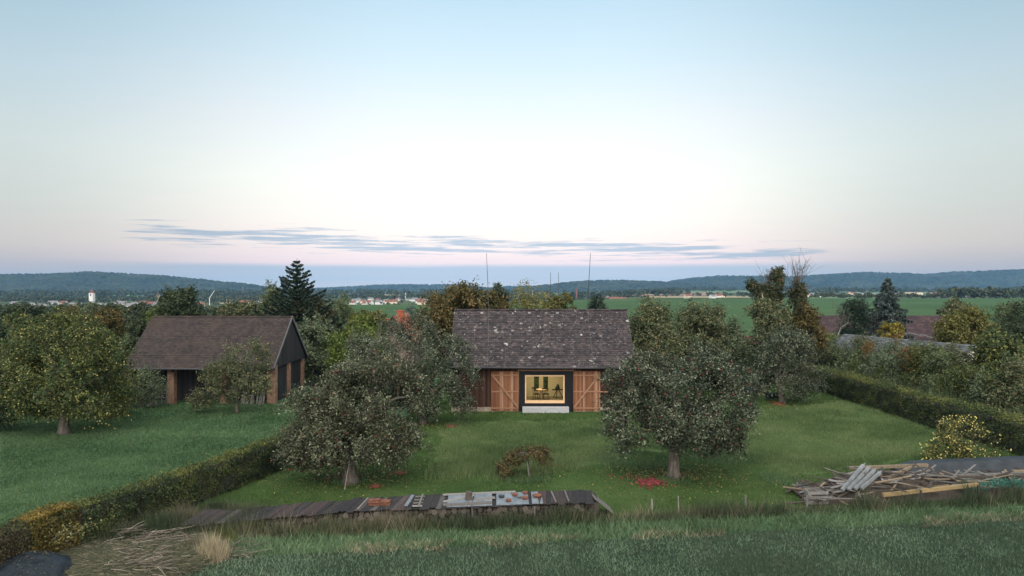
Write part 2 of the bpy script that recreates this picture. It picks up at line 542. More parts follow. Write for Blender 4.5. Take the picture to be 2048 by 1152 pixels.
aaz = mathn(nt, 'ABSOLUTE', az)
azb = mathn(nt, 'ADD', srange(aaz, 0.1, 0.7, SKYFRONT, SKYFRONT * 0.68), srange(aaz, 1.1, 2.3, 0.0, SKYBACK))
col = mixc(nt, srange(aaz, 1.0, 2.0, 0.0, 1.0), col, (0.95, 0.9, 0.84))     # afterglow added behind the camera to warm the light
sc1 = nt.nodes.new('ShaderNodeVectorMath'); sc1.operation = 'SCALE'
nt.links.new(col, sc1.inputs[0]); nt.links.new(azb, sc1.inputs['Scale'])
sc2 = nt.nodes.new('ShaderNodeVectorMath'); sc2.operation = 'SCALE'; sc2.inputs['Scale'].default_value = 0.1
nt.links.new(sky.outputs[0], sc2.inputs[0])
fin = mixc(nt, 0.03, sc1.outputs[0], sc2.outputs[0])
nt.links.new(fin, bg.inputs['Color']); bg.inputs['Strength'].default_value = 1.0

sun_d = bpy.data.lights.new('sun', 'SUN'); sun_d.energy = 1.35; sun_d.angle = R(60); sun_d.color = (1.0, 0.95, 0.88)
sun = bpy.data.objects.new('sun', sun_d); C.objects.link(sun)
sun.rotation_euler = (R(34), 0, R(-15))

# ================================================================= terrain
def sstep(a, b, x):
    t = np.clip((x - a) / (b - a), 0, 1); return t * t * (3 - 2 * t)


def zg(x, y):
    x, y = np.asarray(x, float), np.asarray(y, float)
    ang = x / np.maximum(y, 1)
    d0 = 315 + 210 * sstep(-0.05, 0.18, ang) - 175 * sstep(-0.25, -0.36, ang)
    z = -(17 - 8 * sstep(0.08, 0.22, ang)) * sstep(d0, d0 + 520, y)
    z = z + 9 * sstep(1600, 3600, y)
    return z


def grid_patch(name, xs, ys, off, mat, kind='structure'):
    X, Yy = np.meshgrid(xs, ys)
    Z = zg(X, Yy) + off
    V = np.stack([X, Yy, Z], -1).reshape(-1, 3)
    n = len(xs)
    i = (np.arange(len(ys) - 1)[:, None] * n + np.arange(n - 1)[None]).ravel()
    Fc = np.stack([i, i + 1, i + n + 1, i + n], 1)
    return tag(np_obj(name, V, Fc, mat, smooth=True), kind=kind)


M['soil'] = ground_mat('valley_grass', [(0.03, 0.045, 0.02), (0.05, 0.065, 0.03), (0.075, 0.085, 0.042)], 0.01, 0.3)
u = np.linspace(-1, 1, 241)
xs = np.sign(u) * (np.abs(u) * 250 + np.abs(u) ** 4 * 7500)
v = np.linspace(0, 1, 300)
ys = -120 + v * 700 + v ** 4 * 8200
grid_patch('ground', xs, ys, -0.02, M['soil'])


def fan_patch(name, px0, px1, y0, y1, off, mat, nx=50, ny=50, jag=0.0):
    """field patch: bounded by two sight lines, draped on the ground"""
    p = np.linspace(px0, px1, nx); q = np.linspace(0, 1, ny)
    T, Q = np.meshgrid((p - 1024) / F, q)
    ylo = y0 if np.isscalar(y0) else np.interp(T * F + 1024, *zip(*y0))
    yhi = y1 if np.isscalar(y1) else np.interp(T * F + 1024, *zip(*y1))
    Yy = ylo + Q * (yhi - ylo)
    X = T * Yy
    V = np.stack([X, Yy, zg(X, Yy) + off], -1).reshape(-1, 3)
    i = (np.arange(ny - 1)[:, None] * nx + np.arange(nx - 1)[None]).ravel()
    return tag(np_obj(name, V, np.stack([i, i + 1, i + nx + 1, i + nx], 1), mat, smooth=True), kind='structure')


M['green_field'] = ground_mat('young_crop', [(0.023, 0.05, 0.02), (0.034, 0.066, 0.027), (0.046, 0.08, 0.036)], 0.012, 0.15, 0)
M['plough'] = ground_mat('ploughed_earth', [(0.14, 0.095, 0.07), (0.18, 0.125, 0.095), (0.22, 0.16, 0.12)], 0.01, 0.05, 0)
M['stubble'] = ground_mat('stubble', [(0.16, 0.14, 0.085), (0.2, 0.17, 0.105), (0.25, 0.215, 0.14)], 0.01, 0.05, 0)
M['pale_field'] = ground_mat('pale_grass_field', [(0.06, 0.1, 0.045), (0.085, 0.125, 0.06), (0.11, 0.15, 0.075)], 0.01, 0.05, 0)
fan_patch('green_field', 640, 2500, 108, [(640, 340), (1000, 370), (1200, 480), (1400, 540), (2500, 575)], 0.12, M['green_field'], 120, 70)
fan_patch('pale_field', 150, 330, 190, 300, 0.12, M['pale_field'])
for a in [(1190, 1440, 1500, 2350, 'plough'), (1290, 1500, 1150, 1420, 'stubble'), (735, 805, 1700, 2400, 'stubble'), (835, 905, 1750, 2500, 'stubble'),
          (1600, 1760, 1000, 1500, 'pale_field'), (1380, 1600, 2000, 2800, 'pale_field'), (1700, 2050, 1700, 2300, 'pale_field'), (80, 340, 1900, 2300, 'pale_field'), (300, 560, 1500, 1900, 'pale_field')]:
    fan_patch('field', a[0], a[1], a[2], a[3], 1.0, M[a[4]], 40, 40)

# hills: wooded ridges at their own distance, with canopy bumps
M['hill'] = leaf_mat('hill_forest', [(0.006, 0.011, 0.008), (0.014, 0.021, 0.013), (0.032, 0.038, 0.02)], 0)


def hill(prof, dist, depth, foot_z, step, label):
    px = np.array([p[0] for p in prof], float); py = np.array([p[1] for p in prof], float)
    x0, x1 = (px[0] - 1024) / F * dist, (px[-1] - 1024) / F * dist
    nx = int((x1 - x0) / step); nz = int(depth * 1.5 / (step * 1.4))
    t = np.linspace(px[0], px[-1], nx)
    zt = CAMZ - (np.interp(t, px, py) - 576) / F * dist
    s = np.linspace(0, 1, nz)
    h = np.where(s < 0.66, np.sin(np.clip(s / 0.66, 0, 1) * math.pi / 2) ** 1.2, np.cos((s - 0.66) / 0.34 * math.pi / 2))
    wob = np.interp(t, np.linspace(px[0], px[-1], 24), rng.normal(0, 1, 24))[None] * 0.12 * np.sin(s * math.pi)[:, None]
    Z = foot_z + (zt[None] - foot_z) * np.clip(h[:, None] + wob * (s[:, None] < 0.6), 0, 1)
    Yy = dist - depth * 0.66 + s[:, None] * depth * np.ones((1, nx))
    X = (t[None] - 1024) / F * dist * np.ones((nz, 1))
    sh = rng.random((nz, nx))
    Z = Z + sh ** 2 * step * 1.5 - step * 0.5
    X = X + rng.normal(0, step * 0.3, X.shape); Yy = Yy + rng.normal(0, step * 0.3, X.shape)
    big = np.kron(rng.random((nz // 6 + 1, nx // 9 + 1)), np.ones((6, 9)))[:nz, :nx]
    tint = np.clip(0.6 * big + 0.4 * rng.random((nz, nx)), 0, 1)
    i = (np.arange(nz - 1)[:, None] * nx + np.arange(nx - 1)[None]).ravel()
    o = np_obj('hill', np.stack([X, Yy, Z], -1).reshape(-1, 3), np.stack([i, i + 1, i + nx + 1, i + nx], 1), M['hill'], tint=tint.ravel())
    return tag(o, label, kind='structure')


hill([(-420, 560), (-150, 556), (0, 552), (60, 551), (120, 549), (150, 547), (190, 545), (240, 548), (300, 551), (330, 553), (400, 560), (440, 565), (480, 568),
      (520, 574), (560, 580), (600, 590)], 3000, 900, -12, 8, 'long wooded ridge on the left horizon')
hill([(430, 592), (520, 581), (640, 578), (700, 575), (760, 571), (850, 571), (920, 571), (960, 575), (990, 578), (1010, 574), (1050, 574), (1110, 576), (1200, 584)],
     5200, 1100, -10, 13, 'low distant ridge in the middle of the horizon')
hill([(980, 588), (1030, 579), (1085, 572), (1130, 567), (1180, 563), (1240, 562), (1300, 564), (1345, 566), (1400, 570), (1460, 577), (1520, 588)],
     3500, 800, -9, 9, 'wooded rise right of the barn ridge')
hill([(1250, 588), (1310, 574), (1350, 562), (1400, 556), (1450, 553), (1520, 555), (1600, 554), (1680, 549), (1730, 546), (1780, 548), (1820, 551), (1870, 549),
      (1910, 545), (1960, 544), (2048, 541), (2250, 538), (2500, 545)], 4200, 1300, -9, 11, 'long wooded ridge on the right horizon')

# ================================================================= near grounds
def poly_obj(name, pts, z, mat):
    bm_v = [(p[0], p[1], z) for p in pts]
    me = bpy.data.meshes.new(name); me.from_pydata(bm_v, [], [tuple(range(len(bm_v)))]); me.materials.append(mat); me.update()
    o = link_mesh(name, me); return tag(o, kind='structure')


M['lawn'] = ground_mat('mown_lawn', [(0.02, 0.04, 0.011), (0.034, 0.06, 0.018), (0.056, 0.082, 0.03)], 0.2, 1.8)
M['meadow'] = ground_mat('unmown_grass', [(0.03, 0.056, 0.018), (0.048, 0.078, 0.027), (0.07, 0.098, 0.04)], 0.25, 2.2)
M['pasture'] = ground_mat('pasture_grass', [(0.032, 0.068, 0.032), (0.046, 0.092, 0.045), (0.06, 0.11, 0.056)], 0.12, 1.6)
M['verge'] = ground_mat('verge_grass', [(0.025, 0.05, 0.024), (0.042, 0.075, 0.036), (0.07, 0.09, 0.05)], 0.5, 2.5)
M['cropsoil'] = ground_mat('sown_soil', [(0.016, 0.026, 0.016), (0.028, 0.041, 0.026), (0.044, 0.052, 0.034)], 0.3, 5)


def hedge_x(y):      # left hedge centre line
    return -12.75 + 0.306 * (y - 26.7)


edge = lambda x: 22.7 + 0.13 * x          # field edge
fen = lambda x: 24.75 + 0.13 * x          # fence / woodpile line
poly_obj('pasture', [(-75, 10), (hedge_x(10), 10), (hedge_x(46), 46), (-6.7, 64), (-75, 90)], 0.004, M['pasture'])
poly_obj('lawn', [(hedge_x(fen(-13)) + 0.1, fen(-13)), (26.3, fen(26.3)), (26.3, 66), (-6.7, 64), (hedge_x(46), 46)], 0.008, M['lawn'])
patch = [(900, 843), (1100, 842), (1300, 843), (1560, 822), (1690, 800), (1885, 866), (1830, 915), (1740, 942), (1570, 952), (1510, 908), (1380, 898), (1270, 905), (1190, 928),
         (1120, 945), (1000, 957), (890, 955), (868, 925), (880, 885)]
P0 = np.array([G(*p)[:2] for p in patch])
PATCH = []
for i in range(len(P0)):
    a_, b_ = P0[i], P0[(i + 1) % len(P0)]
    m_ = max(2, int(np.linalg.norm(b_ - a_) / 0.5))
    for j in range(m_):
        PATCH.append(a_ + (b_ - a_) * j / m_ + rng.normal(0, 0.16, 2))
poly_obj('unmown_grass', PATCH, 0.016, M['meadow'])
poly_obj('verge', [(-40, edge(-40)), (60, edge(60)), (60, fen(60)), (-13.3, fen(-13)), (-40, fen(-40))], 0.012, M['verge'])
poly_obj('crop_field', [(-40, -60), (60, -60), (60, edge(60)), (-40, edge(-40))], 0.006, M['cropsoil'])


def in_poly(X, Yy, poly):
    c = np.zeros(len(X), bool); n = len(poly); j = n - 1
    for i in range(n):
        xi, yi, xj, yj = poly[i][0], poly[i][1], poly[j][0], poly[j][1]
        c ^= ((yi > Yy) != (yj > Yy)) & (X < (xj - xi) * (Yy - yi) / (yj - yi + 1e-12) + xi)
        j = i
    return c


def vnoise(X, Yy, s):
    """value noise"""
    g = np.random.default_rng(3).random((64, 64))
    a, b = X / s, Yy / s
    i, j = np.floor(a).astype(int), np.floor(b).astype(int)
    fx, fy = a - i, b - j
    fx, fy = fx * fx * (3 - 2 * fx), fy * fy * (3 - 2 * fy)
    q = lambda di, dj: g[(i + di) % 64, (j + dj) % 64]
    return q(0, 0) * (1 - fx) * (1 - fy) + q(1, 0) * fx * (1 - fy) + q(0, 1) * (1 - fx) * fy + q(1, 1) * fx * fy


def blades(name, X, Yy, h, wd, mat, lean=0.35, tb=0.5, ts=0.3, z=0.0, label=None):
    n = len(X)
    a = rng.random(n) * 2 * math.pi
    d = np.stack([np.cos(a), np.sin(a), np.zeros(n)], 1)
    l = rng.random(n) * 2 * math.pi
    H = h * rng.uniform(0.55, 1.35, n)
    B = np.stack([X, Yy, np.full(n, z)], 1)
    top = B + np.stack([np.cos(l) * H * lean, np.sin(l) * H * lean, H], 1) * rng.uniform(0.7, 1.1, (n, 1))
    ww = (wd * np.ones(n))[:, None] / 2
    V = np.stack([B - d * ww, B + d * ww, top], 1).reshape(-1, 3)
    tint = np.clip(tb + 0.5 * (vnoise(X, Yy, 1.1) - 0.5) + 0.75 * (vnoise(X, Yy, 4) - 0.5) + rng.normal(0, ts, n), 0, 1)
    o = np_obj(name, V, np.arange(3 * n).reshape(n, 3), mat, tint=np.repeat(tint, 3))
    return tag(o, label, kind='stuff')


def scatter(n, px0, px1, py0, py1, test):
    """points spread evenly as seen from the camera, kept where test(x, y) holds"""
    px = rng.uniform(px0, px1, n); py = rng.uniform(py0, py1, n)
    Yy = CAMZ * F / (py - 576); X = (px - 1024) / F * Yy
    k = test(X, Yy)
    return X[k], Yy[k]


inpatch = lambda X, Yy: in_poly(X, Yy, PATCH)
lawn_t = lambda X, Yy: (Yy > fen(X)) & (X > hedge_x(Yy) + 0.3) & (X < 25.2) & ~inpatch(X, Yy) & ~((X > -4.2) & (X < 8.5) & (Yy > 46.9))
X, Yy = scatter(260000, 380, 2048, 770, 1040, lawn_t)
blades('lawn_grass', X, Yy, (0.035 + 0.05 * vnoise(X, Yy, 2.2)) * Yy / 30, 0.028 * Yy / 30, LM['lawn'], 0.5, 0.42, label='short mown grass of the orchard lawn')
X, Yy = scatter(330000, 850, 1900, 795, 965, lambda X, Yy: inpatch(X + 1.2 * (vnoise(X, Yy, 0.8) - 0.5) + rng.normal(0, 0.25, len(X)), Yy + 1.8 * (vnoise(X + 50, Yy, 1.1) - 0.5) + rng.normal(0, 0.35, len(X))))
hh = (0.07 + 0.22 * vnoise(X, Yy, 1.7) * vnoise(X + 30, Yy, 4.5) * 1.6)
blades('meadow_grass', X, Yy, hh, 0.022 * Yy / 32, LM['meadow'], 0.3, 0.5, label='long unmown grass in front of the barn')
# longer tufts left standing round the trunks
tuft = []
for (px, py, rx, ry, n) in [(1270, 920, 80, 30, 4500), (1440, 915, 90, 25, 4500), (770, 915, 60, 22, 3000), (1055, 962, 50, 10, 1500), (700, 965, 35, 10, 900), (1350, 962, 35, 10, 900), (1560, 960, 40, 18, 1500)]:
    c = G(px, py); s = c[1] / F
    a = rng.random(n) * 6.283; r = np.sqrt(rng.random(n))
    tuft.append(np.stack([c[0] + np.cos(a) * r * rx * s, c[1] + np.sin(a) * r * ry * s * 2.6], 1))
tuft = np.concatenate(tuft)
blades('tuft_grass', tuft[:, 0], tuft[:, 1], 0.17, 0.022, LM['pasture'], 0.4, 0.5, label='uncut tufts of grass around the orchard trunks')
X, Yy = scatter(300000, 0, 700, 770, 1100, lambda X, Yy: (X < hedge_x(Yy) - 0.3) & ~((X > -28.2) & (X < -17.2) & (Yy > 50)))
blades('pasture_grass', X, Yy, 0.075 * Yy / 30, 0.03 * Yy / 30, LM['pasture'], 0.5, 0.5, label='grass of the pasture left of the hedge')
X, Yy = scatter(90000, 250, 2048, 990, 1145, lambda X, Yy: (Yy < fen(X) - 0.35) & (Yy > edge(X) - 0.1) & (X > -11))
blades('verge_grass', X, Yy, 0.1 + 0.22 * vnoise(X, Yy, 0.8), 0.026, LM['verge'], 0.8, 0.5, label='lush verge grass between woodpile and crop')
X, Yy = scatter(60000, 200, 2048, 1010, 1150, lambda X, Yy: (np.abs(Yy - edge(X) - 0.1 - 0.5 * (vnoise(X, Yy, 1.1) - 0.5)) < 0.35) & (vnoise(X, Yy, 1.6) > 0.4) & (X > -12))
blades('dry_verge_grass', X, Yy, 0.17, 0.022, LM['straw'], 0.9, 0.45, label='bleached dry grass along the field edge')
# crop in drilled rows
px_, qy_ = [], []
for r_ in range(70):
    xs_ = np.arange(-13, 21, 0.085); xs_ = xs_ + rng.normal(0, 0.02, len(xs_))
    px_.append(xs_); qy_.append(edge(xs_) - 0.05 - 0.135 * r_ + rng.normal(0, 0.014, len(xs_)))
X, Yy = np.concatenate(px_), np.concatenate(qy_)
k_ = (Yy > 17.5) & (np.abs(X) < Yy * 0.8) & (rng.random(len(X)) < 0.55 + 0.6 * vnoise(X, Yy, 0.9))
X, Yy = np.repeat(X[k_], 7), np.repeat(Yy[k_], 7)
X, Yy = X + rng.normal(0, 0.017, len(X)), Yy + rng.normal(0, 0.02, len(X))
blades('crop_seedlings', X, Yy, 0.1, 0.022, LM['crop'], 0.45, 0.5, 0.32, label='young cereal crop in fine rows in the foreground')
# rank growth along the fence line
X, Yy = scatter(70000, 330, 2048, 985, 1075, lambda X, Yy: (np.abs(Yy - fen(X) + 0.28) < 0.3) & (X > -11.5))
blades('weed_growth', X, Yy - 0.12, (0.2 + 0.55 * vnoise(X, Yy, 0.9) ** 1.3) * np.where(X < -7, 1.15, np.where(X < 3.2, 1.15, np.where(X > 13, 1.45, 1.0))), 0.03, LM['weeds'], 0.35, 0.5, label='dark rank weeds along the fence line')
X, Yy = scatter(34000, 330, 2048, 985, 1080, lambda X, Yy: (np.abs(Yy - fen(X) + 0.3) < 0.35) & (vnoise(X + 9, Yy, 1.1) > 0.42) & (X > -11.5))
blades('dry_stalks', X, Yy - 0.1, 0.28 + 0.65 * vnoise(X, Yy, 0.7) ** 1.3, 0.02, LM['drygrass'], 0.4, 0.55, label='dry straw coloured stalks along the fence line')

# ================================================================= main barn
M['planks'] = surf_mat('dark_barn_planks', [(0.3, (0.022, 0.011, 0.008)), (0.7, (0.06, 0.028, 0.019))], 3, (6, 6, 0.5), 0.5,
                       [(0, (0.02, 0.011, 0.009)), (0.6, (0.055, 0.026, 0.019)), (1, (0.1, 0.06, 0.045))], 0.01)
M['doorwood'] = surf_mat('door_boards', [(0.3, (0.13, 0.055, 0.03)), (0.55, (0.22, 0.1, 0.055)), (0.75, (0.36, 0.21, 0.13))], 2.2, (7, 7, 0.45), 0.55,
                         [(0, (0.09, 0.035, 0.02)), (0.5, (0.19, 0.08, 0.042)), (0.8, (0.28, 0.135, 0.075)), (1, (0.4, 0.29, 0.22))], 0.01)
M['doorledge'] = surf_mat('door_ledges', [(0.3, (0.22, 0.115, 0.065)), (0.7, (0.32, 0.19, 0.12))], 4, (1, 6, 6))
M['blackpanel'] = plain('black_panel', (0.009, 0.011, 0.014), 0.5, var=0.2)
M['pine'] = surf_mat('oiled_pine', [(0.3, (0.6, 0.38, 0.22)), (0.7, (0.7, 0.48, 0.29))], 5, (1, 8, 8), rough=0.5)
M['plinth'] = surf_mat('rubble_plinth', [(0.3, (0.16, 0.13, 0.1)), (0.7, (0.36, 0.3, 0.24))], 3, bumpd=0.03)
M['concrete'] = surf_mat('pale_concrete', [(0.3, (0.3, 0.31, 0.33)), (0.7, (0.4, 0.41, 0.43))], 6, bumpd=0.004)
M['wall_ply'] = surf_mat('plywood_wall', [(0.3, (0.5, 0.42, 0.25)), (0.7, (0.58, 0.49, 0.3))], 1.5, (1, 1, 6), rough=0.6)
M['floorwood'] = surf_mat('room_floor', [(0.3, (0.15, 0.12, 0.075)), (0.7, (0.22, 0.18, 0.11))], 3, (6, 1, 1), rough=0.5)
M['steel'] = plain('grey_steel', (0.2, 0.2, 0.21), 0.45, 0.6)
M['darksteel'] = plain('dark_steel', (0.06, 0.06, 0.065), 0.5, 0.5)
M['wire'] = plain('zinc_wire', (0.22, 0.22, 0.22), 0.5, 0.5)


def tile_mat(name, tst, lichen, lc=(0.36, 0.35, 0.33), moss=None):
    m, nt, b = new_mat(name)
    r = ramp(nt, tst); nt.links.new(tint_node(nt), r.inputs['Fac'])
    n = noise(nt, 1.1, 5); rr = ramp(nt, [(0.3, (0.72, 0.72, 0.76)), (0.7, (1.25, 1.2, 1.15))]); nt.links.new(n.outputs['Fac'], rr.inputs['Fac'])
    col = mixc(nt, 1.0, r.outputs['Color'], rr.outputs['Color'], 'MULTIPLY')
    if moss:
        n4 = noise(nt, 0.55, 5); r4 = ramp(nt, [(0.5, (0, 0, 0)), (0.68, (1, 1, 1))]); nt.links.new(n4.outputs['Fac'], r4.inputs['Fac'])
        col = mixc(nt, mathn(nt, 'MULTIPLY', r4.outputs['Color'], 0.6), col, moss)
    if lichen:
        for sc_, lo in ((2.6, lichen), (7, lichen), (15, lichen + 0.01)):
            n2 = noise(nt, sc_, 3, rough=0.5); n3 = noise(nt, 26, 3)
            f = mathn(nt, 'ADD', n2.outputs['Fac'], mathn(nt, 'MULTIPLY', mathn(nt, 'SUBTRACT', n3.outputs['Fac'], 0.5), 0.22))
            r3 = ramp(nt, [(lo, (0, 0, 0)), (lo + 0.025, (1, 1, 1))]); nt.links.new(f, r3.inputs['Fac'])
            col = mixc(nt, mathn(nt, 'MULTIPLY', r3.outputs['Color'], 0.85), col, lc)
    nt.links.new(col, b.inputs['Base Color'])
    b.inputs['Roughness'].default_value = 0.8
    n5 = noise(nt, 20, 4); bump(nt, b, n5.outputs['Fac'], 0.01)
    return m


M['tiles'] = tile_mat('slate_tiles', [(0, (0.02, 0.018, 0.021)), (0.5, (0.038, 0.0325, 0.0345)), (0.9, (0.056, 0.046, 0.047)), (0.985, (0.075, 0.064, 0.065)), (1, (0.2, 0.195, 0.19))], 0.69)
M['browntiles'] = tile_mat('brown_tiles', [(0, (0.022, 0.018, 0.018)), (0.5, (0.032, 0.0255, 0.024)), (1, (0.045, 0.034, 0.03))], 0, moss=(0.045, 0.029, 0.023))
M['greytiles'] = tile_mat('grey_sheet_tiles', [(0, (0.045, 0.05, 0.053)), (0.5, (0.075, 0.082, 0.088)), (1, (0.115, 0.122, 0.128))], 0.7)
M['purpletiles'] = tile_mat('dark_red_tiles', [(0, (0.03, 0.02, 0.023)), (0.5, (0.042, 0.027, 0.03)), (1, (0.06, 0.036, 0.036))], 0)
M['redtiles'] = tile_mat('red_tiles', [(0, (0.2, 0.06, 0.035)), (0.5, (0.3, 0.09, 0.05)), (1, (0.36, 0.14, 0.08))], 0)


def roof_slope(mb, a, b, c, d, rows, cols, th=0.025, rtint=None):
    """tiles from the eave edge a-b up to the ridge edge c-d (a below c, b below d)"""
    a, b, c, d = (np.asarray(p, float) for p in (a, b, c, d))
    nrm = np.cross(b - a, c - a); nrm /= np.linalg.norm(nrm)
    if nrm[2] < 0: nrm = -nrm
    wob = rng.normal(0, 0.006, rows)
    for r in range(rows):
        s0, s1 = r / rows, min(1.0, (r + 1.15) / rows)
        L0, R0 = a + (c - a) * s0, b + (d - b) * s0
        L1, R1 = a + (c - a) * s1, b + (d - b) * s1
        off = 0.5 / cols if r % 2 else 0
        for k in range(cols + (1 if r % 2 else 0)):
            t0, t1 = max(0, k / cols - off), min(1, (k + 0.965) / cols - off)
            if t1 <= t0: continue
            lift = nrm * (th + wob[r] + rng.normal(0, 0.004))
            lo = nrm * 0.002
            p0, p1 = L0 + (R0 - L0) * t0, L0 + (R0 - L0) * t1
            q0, q1 = L1 + (R1 - L1) * t0, L1 + (R1 - L1) * t1
            tv = float(rng.random()) if rtint is None else rtint(r, k)
            mb.add([p0 + lo, p1 + lo, p0 + lift, p1 + lift, q0 + lo * 3, q1 + lo * 3], [(0, 1, 3, 2), (2, 3, 5, 4), (0, 2, 4), (1, 5, 3)], tv)


def planks(mb, x0, x1, y, z0, z1, wdt=0.16, th=0.03, zf=None, gap=0.006):
    x = x0
    while x < x1 - 0.02:
        w_ = min(wdt * random.uniform(0.8, 1.2), x1 - x)
        zt = z1 if zf is None else zf(x + w_ / 2)
        mb.box(x, x + w_ - gap, y, y + th + random.uniform(0, 0.008), z0, zt, random.random())
        x += w_


YW, YE, YR = 47.0, 46.45, 50.35
XL, XR = -4.27, 8.47
ZR = CAMZ - 45 / F * YR; ZE = CAMZ - 159 / F * YE
YB = 2 * YR - YE
barn = thing('barn', 'dark wooden barn with lichen spotted roof and open brown doors around a lit window', 'barn', (2.1, YW, 0))
mb = MB(); roof_slope(mb, (XL, YE, ZE), (XR, YE, ZE), (XL, YR, ZR), (XR, YR, ZR), 31, 62)
roof_slope(mb, (XL, YB, ZE), (XR, YB, ZE), (XL, YR, ZR), (XR, YR, ZR), 10, 20)
roof = mb.obj('roof', M['tiles'], barn)
mb = MB()
for (y0, y1) in ((YE + 0.05, YR), (YB - 0.05, YR)):   # boarding under the tiles
    z0 = ZE - 0.02
    mb.add([(XL + .02, y0, z0), (XR - .02, y0, z0), (XR - .02, y1, ZR - 0.03), (XL + .02, y1, ZR - 0.03), (XL + .02, y0, z0 - 0.1), (XR - .02, y0, z0 - 0.1), (XR - .02, y1, ZR - 0.15), (XL + .02, y1, ZR - 0.15)],
           [(0, 1, 2, 3), (7, 6, 5, 4), (0, 4, 5, 1), (0, 3, 7, 4), (1, 5, 6, 2)])
mb.obj('roof_boarding', M['planks'], barn)
mb = MB()
for k in range(26):                                    # ridge caps
    x = XL + (XR - XL) * k / 26
    mb.tube([(x, YR, ZR + 0.02), (x + 0.5, YR, ZR + 0.035)], [0.09, 0.1], 7, random.random() * 0.9)
mb.obj('ridge_caps', M['tiles'], roof)
# walls (openings left where the black panel stands)
dx0, dx1 = W(1038, 0, YW)[0], W(1145.5, 0, YW)[0]
ztop = W(0, 742, YW)[2]
mb = MB()
planks(mb, XL + 0.2, dx0 - 0.01, YW, 0.3, ZE + 0.35)
planks(mb, dx1 + 0.01, XR - 0.2, YW, 0.3, ZE + 0.35)
planks(mb, dx0, dx1, YW, ztop + 0.02, ZE + 0.35)
planks(mb, XL + 0.2, XR - 0.2, YB - 0.6, 0.3, ZE + 0.3)
gz = lambda y: ZE + (ZR - ZE) * (1 - abs(y - YR) / (YR - YE)) - 0.17
y = YW + 0.04
while y < YB - 0.65:
    for xx in (XL + 0.2, XR - 0.23):
        mb.box(xx, xx + 0.03, y, y + 0.155, 0.3, gz(y + 0.08), random.random())
    y += 0.16
mb.obj('plank_wall', M['planks'], barn)
mb = MB()
mb.beam((dx0 - 0.1, YW - 0.03, ztop + 0.05), (dx1 + 0.1, YW - 0.03, ztop + 0.05), 0.06, 0.09)
mb.obj('lintel', M['doorledge'], barn)
for (x0, x1) in ((XL + 0.1, dx0 - 0.05), (dx1 + 0.05, XR - 0.1)):
    mb = MB(); x = x0
    while x < x1:
        w_ = random.uniform(0.3, 0.7); w_ = min(w_, x1 - x)
        mb.box(x, x + w_ - 0.002, YW - random.uniform(0.1, 0.16), YW + 0.3, -0.1, 0.3 + random.uniform(-0.02, 0.01), random.random()); x += w_
    mb.obj('stone_plinth', M['plinth'], barn)
# black panel with opening
fx0, fx1 = W(1050, 0, YW)[0], W(1129, 0, YW)[0]
fz0, fz1 = W(0, 806, YW)[2], W(0, 750, YW)[2]
mb = MB()
mb.box(dx0, fx0, YW - 0.05, YW + 0.2, 0.02, ztop); mb.box(fx1, dx1, YW - 0.05, YW + 0.2, 0.02, ztop)
mb.box(fx0, fx1, YW - 0.05, YW + 0.2, 0.02, fz0); mb.box(fx0, fx1, YW - 0.05, YW + 0.2, fz1, ztop)
mb.obj('black_panel', M['blackpanel'], barn)
win = MB(); t_ = 0.085
win.box(fx0, fx1, YW - 0.09, YW + 0.25, fz0 + 0.002, fz0 + 0.17); win.box(fx0, fx1, YW - 0.09, YW + 0.25, fz1 - t_, fz1 - 0.002)
win.box(fx0 + 0.002, fx0 + t_, YW - 0.09, YW + 0.25, fz0 + 0.17, fz1 - t_); win.box(fx1 - t_, fx1 - 0.002, YW - 0.09, YW + 0.25, fz0 + 0.17, fz1 - t_)
wo = win.obj('picture_window', M['pine'], barn)
mg = bpy.data.materials.new('thin_glass'); mg.use_nodes = True; gnt = mg.node_tree
gt = gnt.nodes.new('ShaderNodeBsdfTransparent'); gg = gnt.nodes.new('ShaderNodeBsdfGlossy'); gg.inputs['Roughness'].default_value = 0.02
gt.inputs['Color'].default_value = (0.92, 0.95, 0.93, 1)
gl = gnt.nodes.new('ShaderNodeFresnel'); gl.inputs['IOR'].default_value = 1.5; gm = gnt.nodes.new('ShaderNodeMixShader')
gnt.links.new(mathn(gnt, 'MULTIPLY', gl.outputs[0], 1.4), gm.inputs[0]); gnt.links.new(gt.outputs[0], gm.inputs[1]); gnt.links.new(gg.outputs[0], gm.inputs[2])
gnt.links.new(gm.outputs[0], gnt.nodes['Material Output'].inputs['Surface'])
M['glass'] = mg
mb = MB(); mb.box(fx0 + t_, fx1 - t_, YW + 0.05, YW + 0.062, fz0 + 0.17, fz1 - t_); mb.obj('pane', M['glass'], wo)
# room behind the window
YBK = 50.4; rx0, rx1 = fx0 - 0.9, fx1 + 0.7; FZ = 0.5; CZ = 3.0
mb = MB()
bw = [(W(1067, 0, YBK)[0], W(1079, 0, YBK)[0]), (W(1085.5, 0, YBK)[0], W(1097, 0, YBK)[0])]
bz0, bz1 = W(0, 783, YBK)[2], 2.5
xx = rx0
for (a, b) in bw:
    mb.box(xx, a, YBK, YBK + 0.1, FZ, CZ); mb.box(a, b, YBK, YBK + 0.1, FZ, bz0); mb.box(a, b, YBK, YBK + 0.1, bz1, CZ); xx = b
mb.box(xx, rx1, YBK, YBK + 0.1, FZ, CZ)
mb.box(rx0 - 0.1, rx0, YW + 0.26, YBK, FZ, CZ); mb.box(rx1, rx1 + 0.1, YW + 0.26, YBK, FZ, CZ)
mb.box(rx0, rx1, YW + 0.26, YBK, CZ, CZ + 0.1)
mb.obj('room_wall', M['wall_ply'], barn)
mb = MB(); mb.box(rx0, rx1, YW + 0.26, YBK, FZ - 0.1, FZ); mb.obj('room_floor', M['floorwood'], barn)
